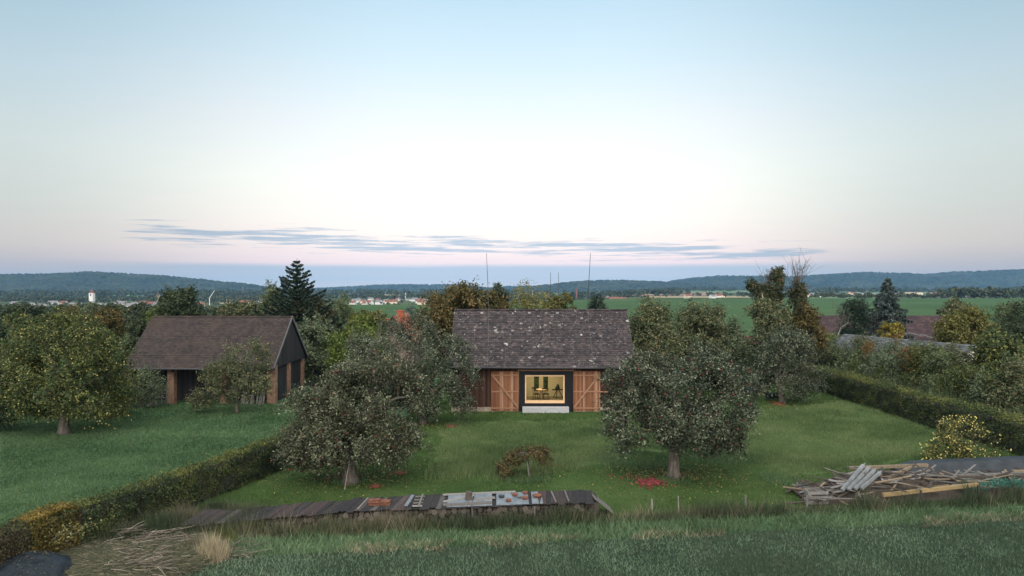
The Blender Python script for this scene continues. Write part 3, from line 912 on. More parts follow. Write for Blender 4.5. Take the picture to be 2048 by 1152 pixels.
M['darkpane'] = surf_mat('painted_garden_view', [(0.35, (0.01, 0.018, 0.012)), (0.5, (0.03, 0.05, 0.02)), (0.7, (0.07, 0.11, 0.04))], 3, rough=0.1, spec=0.5)  # dark green garden view painted into the pane colour
for (a, b) in bw:
    f_ = MB()
    f_.box(a, a + 0.035, YBK - 0.02, YBK + 0.08, bz0, bz1); f_.box(b - 0.035, b, YBK - 0.02, YBK + 0.08, bz0, bz1)
    f_.box(a, b, YBK - 0.022, YBK + 0.08, bz0, bz0 + 0.04); f_.box(a, b, YBK - 0.022, YBK + 0.08, bz1 - 0.04, bz1)
    fo = f_.obj('window', M['pine'], barn)
    g_ = MB(); g_.box(a + 0.035, b - 0.035, YBK + 0.03, YBK + 0.045, bz0 + 0.04, bz1 - 0.04); g_.obj('pane', M['darkpane'], fo)
ld = bpy.data.lights.new('room_lamp', 'AREA'); ld.energy = 75; ld.size = 1.2; ld.color = (1.0, 0.8, 0.55)
lo_ = bpy.data.objects.new('room_lamp', ld); C.objects.link(lo_); lo_.location = ((rx0 + rx1) / 2, YW + 1.5, CZ - 0.06)
# doors
def door(px0, px1, diag, label):
    x0, x1 = W(px0, 0, YW)[0], W(px1, 0, YW)[0]; yd = YW - 0.17; z0, z1 = 0.06, W(0, 742, YW)[2]
    mb = MB(); planks(mb, x0, x1, yd, z0, z1, 0.125, 0.03, lambda x: z1 + random.uniform(-0.02, 0.02))
    d = mb.obj('door', M['doorwood'], barn); d['label'] = label
    for zz in (z0 + 0.2, z0 + 1.33, z1 - 0.27):
        l = MB(); l.box(x0 + 0.03, x1 - 0.02, yd - 0.035, yd - 0.001, zz - 0.042, zz + 0.042); l.obj('ledge', M['doorledge'], d)
    l = MB()
    a, b = ((x0 + 0.15, z1 - 0.33), (x1 - 0.05, z0 + 0.26)) if diag else ((x0 + 0.05, z0 + 0.26), (x1 - 0.15, z1 - 0.33))
    l.beam((a[0], yd - 0.055, a[1]), (b[0], yd - 0.055, b[1]), 0.035, 0.11, up=(0, 0, 1)); l.obj('brace', M['doorledge'], d)
    return x0, x1, yd


dl = door(982, 1037.5, True, 'left open barn door with its brace falling to the right')
dr = door(1146, 1200, False, 'right open barn door with its brace rising to the right')
mb = MB(); mb.beam((dr[1] - 0.1, YW - 0.25, 1.40), (W(1228, 0, YW)[0], YW - 0.2, 1.37), 0.05, 0.07); mb.obj('door_bar', M['doorledge'], barn)
mb = MB(); mb.tube([(XL + 0.05, YE - 0.04, ZE - 0.02), (XR - 0.05, YE - 0.04, ZE - 0.05)], [0.055, 0.055], 8); mb.obj('gutter', M['darksteel'], barn, smooth=True)
mb = MB(); mb.box(W(1045, 0, 46.4)[0], W(1138, 0, 46.4)[0], YW - 0.62, YW - 0.06, -0.05, 0.36)
tag(mb.obj('door_step', M['concrete']), 'pale concrete step under the lit barn window', 'step')
# lightning rods on the ridge
for (px, pxt, lab) in ((978, 973, 'thin lightning rod leaning left over the left half of the barn ridge'), (1174.5, 1181, 'thin lightning rod leaning right over the right half of the barn ridge')):
    b0 = W(px, 621, YR); t0 = W(pxt, 506, YR)
    r_ = thing('lightning_rod', lab, 'lightning rod', b0, 'lightning rods on the barn roof')
    mb = MB(); mid_ = b0 + (t0 - b0) * 0.5
    mb.tube([b0 - [0, 0, 0.1], mid_, t0], [0.03, 0.024, 0.016], 6); mb.obj('mast', M['darksteel'], r_)
    mb = MB()
    mb.tube([b0 + [0, -0.05, 0.08], b0 + [0.0, -1.2, -1.2 * 0.965 + 0.08], b0 + [0.02, -2.6, -2.6 * 0.965 + 0.08], [b0[0] + 0.03, YE - 0.02, ZE + 0.06]], [0.006] * 4, 5); mb.obj('down_wire', M['wire'], r_)
for px in (1101, 1117):
    b0 = W(px, 592, 100); b0[2] = 0; t0 = W(px, 545, 100)
    mb = MB(); mb.tube([b0, (b0 + t0) / 2, t0], [0.06, 0.05, 0.03], 6)
    tag(mb.obj('mast', M['darksteel'], org=b0), 'thin bare mast standing in the garden behind the birch, %s of a pair' % ('left' if px < 1110 else 'right'), 'mast', 'pair of masts behind the barn')

# furniture seen through the window
M['black'] = plain('black_lacquer', (0.012, 0.012, 0.014), 0.4)


def chair(x, y, rot, label):
    t = thing('chair', label, 'chair', (x, y, FZ), 'black chairs in the lit room')
    def pt(p):
        c_, s_ = math.cos(rot), math.sin(rot); return (x + p[0] * c_ - p[1] * s_, y + p[0] * s_ + p[1] * c_, FZ + p[2])
    for sx in (-0.19, 0.19):
        for sy in (-0.19, 0.19):
            m_ = MB(); m_.tube([pt((sx * 1.1, sy * 1.1, 0)), pt((sx * 0.85, sy * 0.85, 0.44))], [0.016, 0.02], 6); m_.obj('leg', M['black'], t)
    m_ = MB(); m_.tube([pt((0, 0, 0.43)), pt((0, 0, 0.47))], [0.24, 0.23], 12); m_.obj('seat', M['black'], t)
    m_ = MB()
    for k in range(5): m_.tube([pt((-0.18 + 0.09 * k, 0.2, 0.47)), pt((-0.2 + 0.1 * k, 0.26, 0.82))], [0.012, 0.012], 5)
    m_.beam(pt((-0.24, 0.265, 0.85)), pt((0.24, 0.265, 0.85)), 0.03, 0.08); m_.obj('backrest', M['black'], t)


chair(W(1073, 0, 48.6)[0], 48.7, 0.4, 'black spindle back chair on the left of the table behind the window')
chair(W(1092, 0, 48.6)[0], 48.7, 2.9, 'black spindle back chair on the right of the table behind the window')
tx = W(1083, 0, 49)[0]
t = thing('table', 'small round wooden table between the two black chairs in the lit room', 'table', (tx, 49.0, FZ))
m_ = MB(); m_.tube([(tx, 49, FZ), (tx, 49, FZ + 0.7)], [0.16, 0.13], 12); m_.obj('pedestal', M['pine'], t, smooth=True)
m_ = MB(); m_.tube([(tx, 49, FZ + 0.7), (tx, 49, FZ + 0.74)], [0.42, 0.42], 20); m_.obj('tabletop', M['pine'], t)
ex = W(1115, 0, 49.5)[0]
t = thing('stool', 'dark tripod stool carrying a bundle at the right side of the lit room', 'stool', (ex, 49.5, FZ))
for a in (0.2, 2.3, 4.4):
    m_ = MB(); m_.tube([(ex + 0.42 * math.cos(a), 49.5 + 0.3 * math.sin(a), FZ), (ex + 0.08 * math.cos(a), 49.5 + 0.08 * math.sin(a), FZ + 0.62)], [0.025, 0.03], 6); m_.obj('leg', M['black'], t)
m_ = MB(); m_.beam((ex - 0.4, 49.5, FZ + 0.63), (ex + 0.4, 49.5, FZ + 0.63), 0.3, 0.05); m_.obj('seat', M['black'], t)
m_ = MB(); m_.tube([(ex, 49.5, FZ + 0.65), (ex + 0.02, 49.5, FZ + 0.85), (ex + 0.04, 49.5, FZ + 1.05)], [0.2, 0.14, 0.03], 9); m_.obj('bundle', M['black'], t)

# ================================================================= left barn
M['brick'], bnt, bb = new_mat('red_brick')
tcb = bnt.nodes.new('ShaderNodeTexCoord'); mpk = bnt.nodes.new('ShaderNodeMapping'); mpk.inputs['Rotation'].default_value = (R(90), 0, 0)
br = bnt.nodes.new('ShaderNodeTexBrick'); br.inputs['Scale'].default_value = 4.0; br.inputs['Mortar Size'].default_value = 0.03
br.inputs['Color1'].default_value = (0.23, 0.115, 0.075, 1); br.inputs['Color2'].default_value = (0.3, 0.16, 0.105, 1); br.inputs['Mortar'].default_value = (0.24, 0.2, 0.16, 1)
bnt.links.new(tcb.outputs['Object'], mpk.inputs['Vector']); bnt.links.new(mpk.outputs[0], br.inputs['Vector'])
nbk = noise(bnt, 3, 5); rbk = ramp(bnt, [(0.3, (0.6, 0.6, 0.6)), (0.7, (1.2, 1.2, 1.2))]); bnt.links.new(nbk.outputs['Fac'], rbk.inputs['Fac'])
bnt.links.new(mixc(bnt, 1.0, br.outputs['Color'], rbk.outputs['Color'], 'MULTIPLY'), bb.inputs['Base Color'])
M['blackplanks'] = surf_mat('black_barn_boards', [(0.3, (0.014, 0.014, 0.016)), (0.7, (0.036, 0.035, 0.038))], 3, (6, 6, 0.5), 0.5, [(0, (0.012, 0.012, 0.014)), (1, (0.05, 0.048, 0.05))])
M['vergeboard'] = plain('grey_verge_board', (0.12, 0.125, 0.13), 0.6)
LX0, LX1 = -28.0, -17.45
LYF, LYB = 50.0, 57.3
lYE, lYR = 49.45, 53.6; lYB = 2 * lYR - lYE
lZR = CAMZ - 58 / F * lYR; lZE = CAMZ - 161 / F * lYE
shed = thing('open_barn', 'low brown roofed barn with red brick pillars and black boarded gable', 'barn', ((LX0 + LX1) / 2, LYF, 0))
mb = MB(); roof_slope(mb, (LX0 - 0.25, lYE, lZE), (LX1 + 0.2, lYE, lZE), (LX0 - 0.25, lYR, lZR), (LX1 + 0.2, lYR, lZR), 30, 50, 0.02)
roof_slope(mb, (LX0 - 0.25, lYB, lZE), (LX1 + 0.2, lYB, lZE), (LX0 - 0.25, lYR, lZR), (LX1 + 0.2, lYR, lZR), 10, 20, 0.02)
roof = mb.obj('roof', M['browntiles'], shed)
mb = MB()
for k in range(24):
    x = LX0 - 0.25 + (LX1 - LX0 + 0.45) * k / 24
    mb.tube([(x, lYR, lZR), (x + 0.46, lYR, lZR + 0.012)], [0.09, 0.1], 7, random.random())
mb.obj('ridge_caps', M['browntiles'], roof)
mb = MB()
for (y0, y1) in ((lYE + 0.05, lYR), (lYB - 0.05, lYR)):
    z0 = lZE - 0.02; a, b = LX0 - 0.2, LX1 + 0.15
    mb.add([(a, y0, z0), (b, y0, z0), (b, y1, lZR - 0.03), (a, y1, lZR - 0.03), (a, y0, z0 - 0.1), (b, y0, z0 - 0.1), (b, y1, lZR - 0.15), (a, y1, lZR - 0.15)],
           [(0, 1, 2, 3), (7, 6, 5, 4), (0, 4, 5, 1), (0, 3, 7, 4), (1, 5, 6, 2)])
mb.obj('roof_boarding', M['blackplanks'], shed)
for (px, wdt) in ((252, 0.5), (341, 0.47), (446, 0.47), (542, 0.62)):
    x = W(px, 0, LYF)[0]; mb = MB(); mb.box(x - wdt / 2, x + wdt / 2, LYF, LYF + 0.5, -0.05, lZE + 0.15); mb.obj('brick_pillar', M['brick'], shed)
for y in ((LYF + LYB) / 2 - 0.3, LYB - 0.45):
    mb = MB(); mb.box(LX1 - 0.38, LX1 + 0.03, y, y + 0.45, -0.05, lZE + 0.1); mb.obj('brick_pillar', M['brick'], shed)
lg = lambda y: lZE + (lZR - lZE) * (1 - abs(y - lYR) / (lYR - lYE)) - 0.16
mb = MB(); y = LYF + 0.02
while y < LYB - 0.05:
    if y + 0.15 < LYB: mb.box(LX1 + 0.035, LX1 + 0.07, y, y + 0.155, lZE - 0.02, max(lg(y + 0.08), lZE), random.random())
    y += 0.16
mb.obj('gable_boards', M['blackplanks'], shed)
mb = MB(); y = LYF + 0.52
while y < LYB - 0.3:
    mb.box(LX1 - 0.2, LX1 - 0.16, y, y + 0.175, 0.05, lZE, random.random()); y += 0.18
planks(mb, LX0 + 0.3, LX1 - 0.25, LYF + 1.6, 0.0, lZE + 0.9, 0.2)
y = LYF + 0.1
while y < LYB:
    mb.box(LX0, LX0 + 0.04, y, y + 0.175, 0.05, lg(y + 0.08), random.random()); y += 0.18
planks(mb, LX0, LX1 - 0.3, LYB - 0.1, 0.0, lZE + 0.2, 0.2)
mb.obj('board_wall', M['blackplanks'], shed)
for s in (0, 1):
    mb = MB(); ya = lYE if s == 0 else lYB
    mb.beam((LX1 + 0.22, ya, lZE), (LX1 + 0.22, lYR, lZR + 0.02), 0.035, 0.18); mb.obj('verge_board', M['vergeboard'], shed)
mb = MB(); mb.tube([(LX0 - 0.2, lYE - 0.07, lZE - 0.03), (LX1 + 0.15, lYE - 0.07, lZE - 0.05)], [0.07, 0.07], 8); mb.obj('gutter', M['darksteel'], shed, smooth=True)
mb = MB(); mb.tube([(W(341, 0, LYF)[0] + 0.1, LYF - 0.12, lZE - 0.22), (W(341, 0, LYF)[0] + 0.3, LYF - 0.2, lZE - 0.2)], [0.05, 0.08], 8); mb.obj('wall_lamp', M['black'], shed)
# posts leaning on the front, poles, branch heap
M['greywood'] = surf_mat('weathered_grey_wood', [(0.3, (0.06, 0.057, 0.053)), (0.7, (0.2, 0.192, 0.18))], 5, (6, 6, 0.6), 0.45, [(0, (0.05, 0.046, 0.042)), (0.6, (0.15, 0.145, 0.138)), (1, (0.33, 0.32, 0.31))])
for k in range(11):
    px = 488 + 4.4 * k
    b = G(px, 808 - random.uniform(0, 2)); tlt = random.uniform(-0.1, 0.16)
    mb = MB(); h_ = random.uniform(0.95, 1.35)
    mb.beam((0, 0, 0), (tlt, 0.35, h_), random.uniform(0.07, 0.12), 0.05)
    o = mb.obj('board', M['greywood']); o.location = (b[0], LYF - 0.4, 0)
    tag(o, 'weathered grey board leaning in the row beside the right brick pillar', 'board', 'boards leaning on the open barn')
t = thing('rail_fence', 'short grey rail fence left of the middle brick pillar', 'fence', G(322, 812))
for px in (306, 323, 333):
    b = W(px, 0, 49.6); mb = MB(); mb.beam((b[0], 49.6, -0.05), (b[0] + 0.02, 49.6, 1.25), 0.08, 0.08); mb.obj('post', M['greywood'], t)
for z in (0.55, 0.85, 1.1):
    mb = MB(); mb.beam((W(290, 0, 49.5)[0], 49.54, z - 0.05), (W(338, 0, 49.5)[0], 49.54, z), 0.03, 0.07); mb.obj('rail', M['greywood'], t)
t = thing('sawhorse_stack', 'jumble of pale grey poles and crossed legs under the shrub by the open barn', 'wood rack', G(298, 815))
mb = MB()
for k in range(26):
    a = W(random.uniform(268, 325), 0, 48.6); q = random.uniform(-0.8, 0.8)
    mb.tube([(a[0], a[1] + random.uniform(-0.3, 0.3), random.uniform(0.02, 0.4)), (a[0] + q, a[1] + random.uniform(-0.3, 0.3), random.uniform(0.2, 0.7))], [0.03, 0.025], 5, random.random())
mb.obj('poles', M['greywood'], t)

# ================================================================= orchard trees
def garden_tree(**k): return tree(**k)


# right apple tree
b = G(1347, 957)
tree('apple_tree', 'big drooping apple tree with red apples and straight grey trunk right of the barn', 'tree', b, 1.7, 0.27,
     ell(b[1], [(1370, 782, 104, 72), (1310, 795, 76, 70), (1258, 838, 50, 58), (1436, 808, 60, 82), (1350, 838, 82, 50), (1474, 788, 34, 52, 0.5), (1262, 768, 45, 45),
                (1395, 732, 72, 34, 0.8), (1380, 850, 60, 45, -1.2), (1450, 858, 38, 42), (1330, 742, 54, 32, 0.8)], 0.85),
     'apple', 1700, 34, 0.27, 0.095, droop=0.9, shell=0.55, n_limb=11, n_twig=160, apples=(340, 0.042, 'apple_red'), group='orchard trees on the lawn')
b = G(700, 967)
tree('apple_tree', 'sprawling apple tree with dark leaning trunk hanging over the left hedge', 'tree', b, 1.65, 0.33,
     ell(b[1], [(735, 795, 100, 85), (650, 845, 70, 60), (598, 893, 42, 36), (785, 835, 68, 78), (700, 885, 75, 36, -0.8), (770, 885, 58, 42), (640, 893, 55, 38),
                (752, 765, 66, 48, 0.6), (690, 790, 56, 55), (822, 800, 32, 55)], 0.85),
     'apple_red', 1700, 34, 0.27, 0.095, droop=0.8, shell=0.55, n_limb=10, n_twig=160, apples=(220, 0.04, 'apple_red'), fork_xy=(b[0] - 0.25, b[1]), group='orchard trees on the lawn')
b = np.array([W(845, 0, 42.5)[0], 42.5, 0])
tree('apple_tree', 'grey apple tree with pink apples covering the left end of the barn', 'tree', b, 1.6, 0.22,
     ell(42.5, [(820, 715, 95, 62), (895, 745, 52, 58), (765, 690, 62, 45), (860, 785, 68, 42), (925, 780, 30, 52), (800, 770, 70, 60), (900, 715, 40, 45), (735, 735, 45, 55)], 0.85),
     'apple', 1300, 30, 0.33, 0.11, droop=0.6, n_limb=8, n_twig=140, apples=(110, 0.034, 'apple_red'), group='orchard trees on the lawn')
b = G(1567, 806)
tree('apple_tree', 'grey green apple tree with leaning bare trunk at the head of the right hedge', 'tree', b, 1.8, 0.22,
     ell(b[1], [(1570, 715, 58, 52), (1535, 745, 34, 42), (1608, 745, 36, 44), (1565, 760, 55, 26), (1580, 690, 36, 28)], 0.9),
     'apple', 700, 26, 0.36, 0.12, droop=0.6, n_twig=90, fork_xy=(b[0] - 0.5, b[1]), group='orchard trees on the lawn')
b = G(128, 868)
tree('apple_tree', 'large round apple tree full of yellow apples on the left pasture', 'tree', b, 1.9, 0.3,
     ell(b[1], [(130, 740, 100, 95), (70, 770, 60, 70), (195, 770, 58, 80), (130, 680, 70, 52), (180, 690, 55, 48), (85, 790, 62, 40), (175, 805, 60, 34), (45, 800, 34, 34)], 0.95),
     'yapple', 1700, 30, 0.36, 0.12, droop=0.3, zmin=0.75, n_limb=9, n_twig=90, apples=(520, 0.033, 'apple_yellow'), group='fruit trees on the left pasture')
b = np.array([*W(222, 0, 45)[:2], 0])
tree('apple_tree', 'smaller dark apple tree tucked behind the right side of the yellow apple tree', 'tree', b, 1.5, 0.14,
     ell(45, [(225, 755, 34, 50), (235, 795, 32, 34), (205, 800, 26, 28)]), 'yapple', 420, 26, 0.36, 0.12, apples=(60, 0.05, 'apple_yellow'), group='fruit trees on the left pasture')
b = np.array([*W(-30, 0, 40)[:2], 0])
tree('apple_tree', 'dark tree cut off by the left edge of the pasture', 'tree', b, 1.6, 0.22,
     ell(40, [(-15, 800, 55, 45), (-50, 770, 60, 60), (20, 825, 30, 24)]), 'deep', 600, 26, 0.38, 0.13, group='fruit trees on the left pasture')
b = G(473, 826)
tree('apple_tree', 'small open apple tree standing in front of the open barn', 'tree', b, 1.3, 0.13,
     ell(b[1], [(492, 722, 46, 42), (470, 762, 52, 42), (425, 778, 34, 30), (512, 752, 32, 40), (400, 795, 18, 16), (450, 735, 30, 26)], 0.9),
     'hazel', 560, 26, 0.32, 0.11, droop=0.5, n_twig=110, apples=(50, 0.034, 'apple_yellow'), group='fruit trees on the left pasture')
b = np.array([*W(285, 0, 48.3)[:2], 0])
tree('bush', 'grey green bush in front of the left bay of the open barn', 'bush', b, 0.6, 0.07, ell(48.3, [(285, 765, 34, 28), (262, 780, 22, 24), (305, 785, 16, 18)]), 'grey', 260, 24, 0.3, 0.1)
# weeping dwarf tree on its stake
b = G(1057, 957)
t = thing('weeping_tree', 'small umbrella shaped weeping tree on a stake in the unmown grass', 'tree', b)
E = ell(b[1], [(1060, 904, 34, 10), (1030, 915, 20, 12), (1012, 936, 15, 20), (1088, 910, 14, 15), (1003, 952, 8, 9), (1022, 922, 14, 13), (1004, 944, 13, 15), (1096, 918, 9, 13)], 0.7)
P, D, V, Fc, tint = crown_mesh(E, 260, 26, 0.14, 0.07, 0.4, 1.0)
np_obj('crown', V, Fc, LM['weeping'], t, tint)
wd_ = wood(b, W(1054, 905, b[1]), 0.045, P, E, 7, 40); wd_.obj('trunk', M['bark'], t, smooth=True)
mb = MB(); mb.tube([b + [0.06, -0.06, -0.1], W(1053, 912, b[1] - 0.06)], [0.03, 0.028], 6); tag(mb.obj('tree_stake', M['bark_grey']), 'pale stake holding up the weeping tree', 'stake')
A = P[rng.choice(len(P), 60)]; Va, Fa = ico(A, 0.03); tag(np_obj('apples', Va, Fa, M['apple_brown'], t), kind='stuff')
# lemon yellow apple tree by the right hedge
b = G(1936, 926)
tree('apple_tree', 'small leaning apple tree smothered in pale yellow apples beside the right hedge', 'tree', b, 0.75, 0.09,
     ell(b[1], [(1928, 866, 42, 32), (1960, 885, 34, 28), (1890, 895, 30, 24), (1870, 912, 16, 14), (1985, 890, 16, 16), (1930, 890, 40, 20)], 0.9),
     'lemon', 300, 22, 0.2, 0.075, droop=0.9, n_twig=60, apples=(380, 0.033, 'apple_yellow'), fork_xy=(b[0] - 0.3, b[1]), bark='bark_dark', group='orchard trees on the lawn')
# prop pole and fallen apples
mb = MB(); mb.tube([G(689, 980), W(700, 915, 29.2)], [0.022, 0.018], 6); mb.tube([W(694, 962, 29.3), W(686, 915, 29.3)], [0.016, 0.014], 6)
tag(mb.obj('prop_pole', M['bark_grey']), 'thin pale forked pole propped against the left apple trunk', 'pole')


def windfall(px, py, rx, ry, n, mk, label):
    c = G(px, py); s = c[1] / F
    a = rng.random(n) * 6.283; r = np.abs(rng.normal(0, 0.55, n))
    P_ = np.stack([c[0] + np.cos(a) * r * rx * s, c[1] + np.sin(a) * r * ry * s * (c[1] / CAMZ), 0.03 + 0.03 * rng.random(n)], 1)
    V_, F_ = ico(P_, rng.uniform(0.032, 0.05, n))
    tag(np_obj('fallen_apples', V_, F_, M[mk], smooth=True), label, kind='stuff')


windfall(1302, 967, 32, 9, 330, 'apple_pink', 'heap of red windfall apples by the right trunk')
windfall(800, 948, 15, 4, 90, 'apple_brown', 'windfall apples right of the left trunk')
windfall(750, 974, 12, 4, 60, 'apple_brown', 'windfall apples at the foot of the left trunk')
windfall(903, 854, 9, 4, 60, 'apple_brown', 'windfall apples near the barn corner')
windfall(1555, 808, 12, 4, 130, 'apple_brown', 'red windfall apples beside the leaning trunk')
windfall(1270, 955, 90, 16, 34, 'apple_brown', 'scattered windfall apples on the lawn')
windfall(680, 955, 70, 14, 40, 'apple_brown', 'scattered windfall apples under the left tree')

# leaf litter under the crowns
M['litter'] = leaf_mat('fallen_leaf', [(0.07, 0.045, 0.02), (0.14, 0.1, 0.035), (0.2, 0.17, 0.06)], 0)
LT = []
for (px, py, rx, ry, n) in ((1347, 950, 190, 40, 1500), (700, 955, 170, 36, 1200), (1565, 812, 90, 20, 350), (1055, 955, 60, 14, 160), (850, 850, 110, 16, 400), (1935, 925, 80, 14, 200)):
    c = G(px, py); s_ = c[1] / F; a = rng.random(n) * 6.283; r = np.abs(rng.normal(0, 0.55, n))
    LT.append(np.stack([c[0] + np.cos(a) * r * rx * s_, c[1] + np.sin(a) * r * ry * s_ * c[1] / CAMZ, 0.04 + 0.03 * rng.random(n)], 1))
LT = np.concatenate(LT); V_, F_ = leaves(LT, rng.normal(0, 0.35, LT.shape) + [0, 0, 1], 0.075, 0.6)
tag(np_obj('leaf_litter', V_, F_, M['litter'], tint=np.repeat(rng.random(len(LT)), 4)), 'brown and yellow leaves fallen on the lawn under the fruit trees', kind='stuff')

# ================================================================= hedges
def hedge_part(parent, name, p0, p1, wdt, h, n, leaf, key, lab=None, topjit=0.07):
    p0, p1 = np.array(p0, float), np.array(p1, float)
    L = np.linalg.norm(p1 - p0); d = (p1 - p0) / L; nn = np.array([d[1], -d[0]])
    per = 2 * h + wdt
    s = rng.random(n) * L; q = rng.random(n) * per
    side = np.where(q < h, -1, np.where(q < h + wdt, 0, 1))
    lat = np.where(side == -1, -wdt / 2, np.where(side == 1, wdt / 2, q - h - wdt / 2))
    z = np.where(side == -1, q, np.where(side == 1, q - h - wdt, h))
    bumpn = 0.26 * (vnoise(s * 1.0 + p0[0] * 7, z, 0.5) - 0.5) + rng.normal(0, 0.045, n)
    lat = lat + side * bumpn
    hm = 1 + 0.10 * (vnoise(s, s * 0 + 3, 1.6) - 0.5)
    z = z * hm + np.where(side == 0, np.abs(rng.normal(0, topjit, n)) + bumpn * 0.5, 0)
    P_ = np.stack([p0[0] + d[0] * s + nn[0] * lat, p0[1] + d[1] * s + nn[1] * lat, np.maximum(z, 0.04)], 1)
    nr = np.stack([nn[0] * side, nn[1] * side, np.where(side == 0, 1.0, 0.35)], 1) + rng.normal(0, 0.65, (n, 3))
    m_ = int(L * 7); sp = rng.random(m_) * L; sl = rng.uniform(-wdt / 2, wdt / 2, m_); hh_ = rng.gamma(2.0, 0.09, m_)      # stray shoots
    q_ = rng.random((m_, 10)); zz_ = h + q_ * hh_[:, None]
    sx_ = (sp[:, None] + rng.normal(0, 0.03, (m_, 10))).ravel(); sy_ = (sl[:, None] + rng.normal(0, 0.03, (m_, 10))).ravel()
    P_ = np.concatenate([P_, np.stack([p0[0] + d[0] * sx_ + nn[0] * sy_, p0[1] + d[1] * sx_ + nn[1] * sy_, zz_.ravel()], 1)])
    nr = np.concatenate([nr, rng.normal(size=(m_ * 10, 3))])
    V_, F_ = leaves(P_, nr, leaf)
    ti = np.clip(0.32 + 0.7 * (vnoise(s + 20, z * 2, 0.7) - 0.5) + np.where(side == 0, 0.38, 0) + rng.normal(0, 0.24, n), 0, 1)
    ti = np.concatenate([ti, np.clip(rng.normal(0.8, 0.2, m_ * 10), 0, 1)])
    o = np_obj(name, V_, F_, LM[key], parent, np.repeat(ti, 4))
    if lab: o['label'] = lab
    return P_


def hedge_core(parent, p0, p1, wdt, h):
    mb = MB(); mb.beam((*p0, h / 2 - 0.03), (*p1, h / 2 - 0.03), wdt - 0.12, h - 0.08); mb.obj('stems', M['bark_dark'], parent)


hp = lambda y: (hedge_x(y), y)
hd = thing('hedge', 'clipped hedge running from the lower left corner up to the left apple tree', 'hedge', (*hp(27), 0))
hedge_core(hd, hp(15), hp(39), 0.7, 1.25)
hedge_part(hd, 'brown_foliage', hp(16), hp(20.4), 0.75, 1.42, 15000, 0.07, 'hedgebrown', 'dark brownish end of the hedge in the lower left corner')
hedge_part(hd, 'yellow_foliage', hp(20.4), hp(22.0), 0.75, 1.42, 9000, 0.07, 'hedgeyellow', 'yellowed section of the hedge')
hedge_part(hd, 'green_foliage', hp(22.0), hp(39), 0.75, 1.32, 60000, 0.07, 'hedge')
hr = thing('hedge', 'clipped dark hedge along the right side of the orchard lawn', 'hedge', (26.4, 45, 0))
hedge_core(hr, (26.3, 28), (25.6, 62), 0.9, 1.5)
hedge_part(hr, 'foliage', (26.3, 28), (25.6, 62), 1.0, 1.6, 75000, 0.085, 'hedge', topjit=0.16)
# yellow leaved vine hanging on the left hedge
t = thing('vine', 'yellow leaved vine trailing over the lower left hedge', 'vine', G(150, 1075))
mb = MB(); path = [W(105, 1080, 20.3), W(125, 1062, 20.6), W(150, 1068, 20.9), (W(170, 1052, 21.2)), W(192, 1046, 21.6)]
mb.tube(path, [0.012] * 5, 5); mb.obj('stem', M['bark'], t)
P_ = np.array(path)[rng.integers(0, 5, 170)] * 0 + np.array([np.array(path)[int(i)] * (1 - (i % 1)) + np.array(path)[min(int(i) + 1, 4)] * (i % 1) for i in rng.uniform(0, 4, 170)]) + rng.normal(0, 0.13, (170, 3))
V_, F_ = leaves(P_, rng.normal(size=(170, 3)) + [0, -0.6, 0.6], 0.075); np_obj('leaves', V_, F_, LM['lemon'], t, np.repeat(rng.uniform(0.3, 0.9, 170), 4))

# ================================================================= background trees and shrubs
def bgtree(label, px, py_top, py_bot, wpx, Y, key, name='tree', cat='tree', n=None, leaf=0.2, group='trees behind the barns', lobes=6, bark='bark_dark', r0=None, droop=0.3, fill=1.0, elong=1.0):
    """crown seen between py_top and py_bot (photo rows), wpx wide, on a trunk at distance Y"""
    base = np.array([*W(px, 0, Y)[:2], float(zg(W(px, 0, Y)[0], Y))])
    E_ = []
    h = py_bot - py_top
    E_.append((px, (py_top + py_bot) / 2 + h * 0.06, wpx * 0.36, h * 0.42))
    for k in range(lobes):
        a = 2 * math.pi * k / lobes + random.uniform(-0.3, 0.3)
        E_.append((px + math.cos(a) * wpx * 0.27 * random.uniform(0.8, 1.15), (py_top + py_bot) / 2 - math.sin(a) * h * 0.27 * random.uniform(0.8, 1.15), wpx * random.uniform(0.17, 0.27), h * random.uniform(0.18, 0.27),
                   random.uniform(-0.25, 0.25) * wpx * Y / F))
    E = ell(Y, E_, 0.95)
    s = Y / F; size = max(wpx, h) * s
    n = n or int(260 + 40 * (wpx * h) / 900)
    fork = max(0.4, E[0][0][2] - E[0][1][2] * 0.7)
    return tree(name, label, cat, base, fork, r0 or size * 0.028, E, key, n, 20, size * 0.055, leaf, group, shell=0.5, droop=droop, bark=bark, n_limb=8, n_twig=60)


def shrub(label, px, py_top, wpx, Y, key, name='shrub', leaf=0.13, n=330, group='shrubs beyond the right hedge', tall=1.0):
    base = np.array([*W(px, 0, Y)[:2], 0])
    zt = max(1.9, W(px, py_top, Y)[2]); rx = wpx * Y / F / 2
    E = []
    for k in range(5):
        a = 6.283 * k / 5 + random.random(); hz = zt * random.uniform(0.62, 1.0)
        E.append((base + np.array([math.cos(a) * rx * 0.5, math.sin(a) * rx * 0.45, hz * 0.55]), np.array([rx * random.uniform(0.4, 0.6), rx * 0.5, hz * 0.45])))
    E.append((base + np.array([0, 0, zt * 0.6]), np.array([rx * 0.5, rx * 0.5, zt * 0.42])))
    return tree(name, label, 'shrub', base, 0.35, 0.05, E, key, n, 20, 0.34, leaf, group, shell=0.45, droop=-0.6, bark='bark_dark', n_limb=7, n_twig=30)


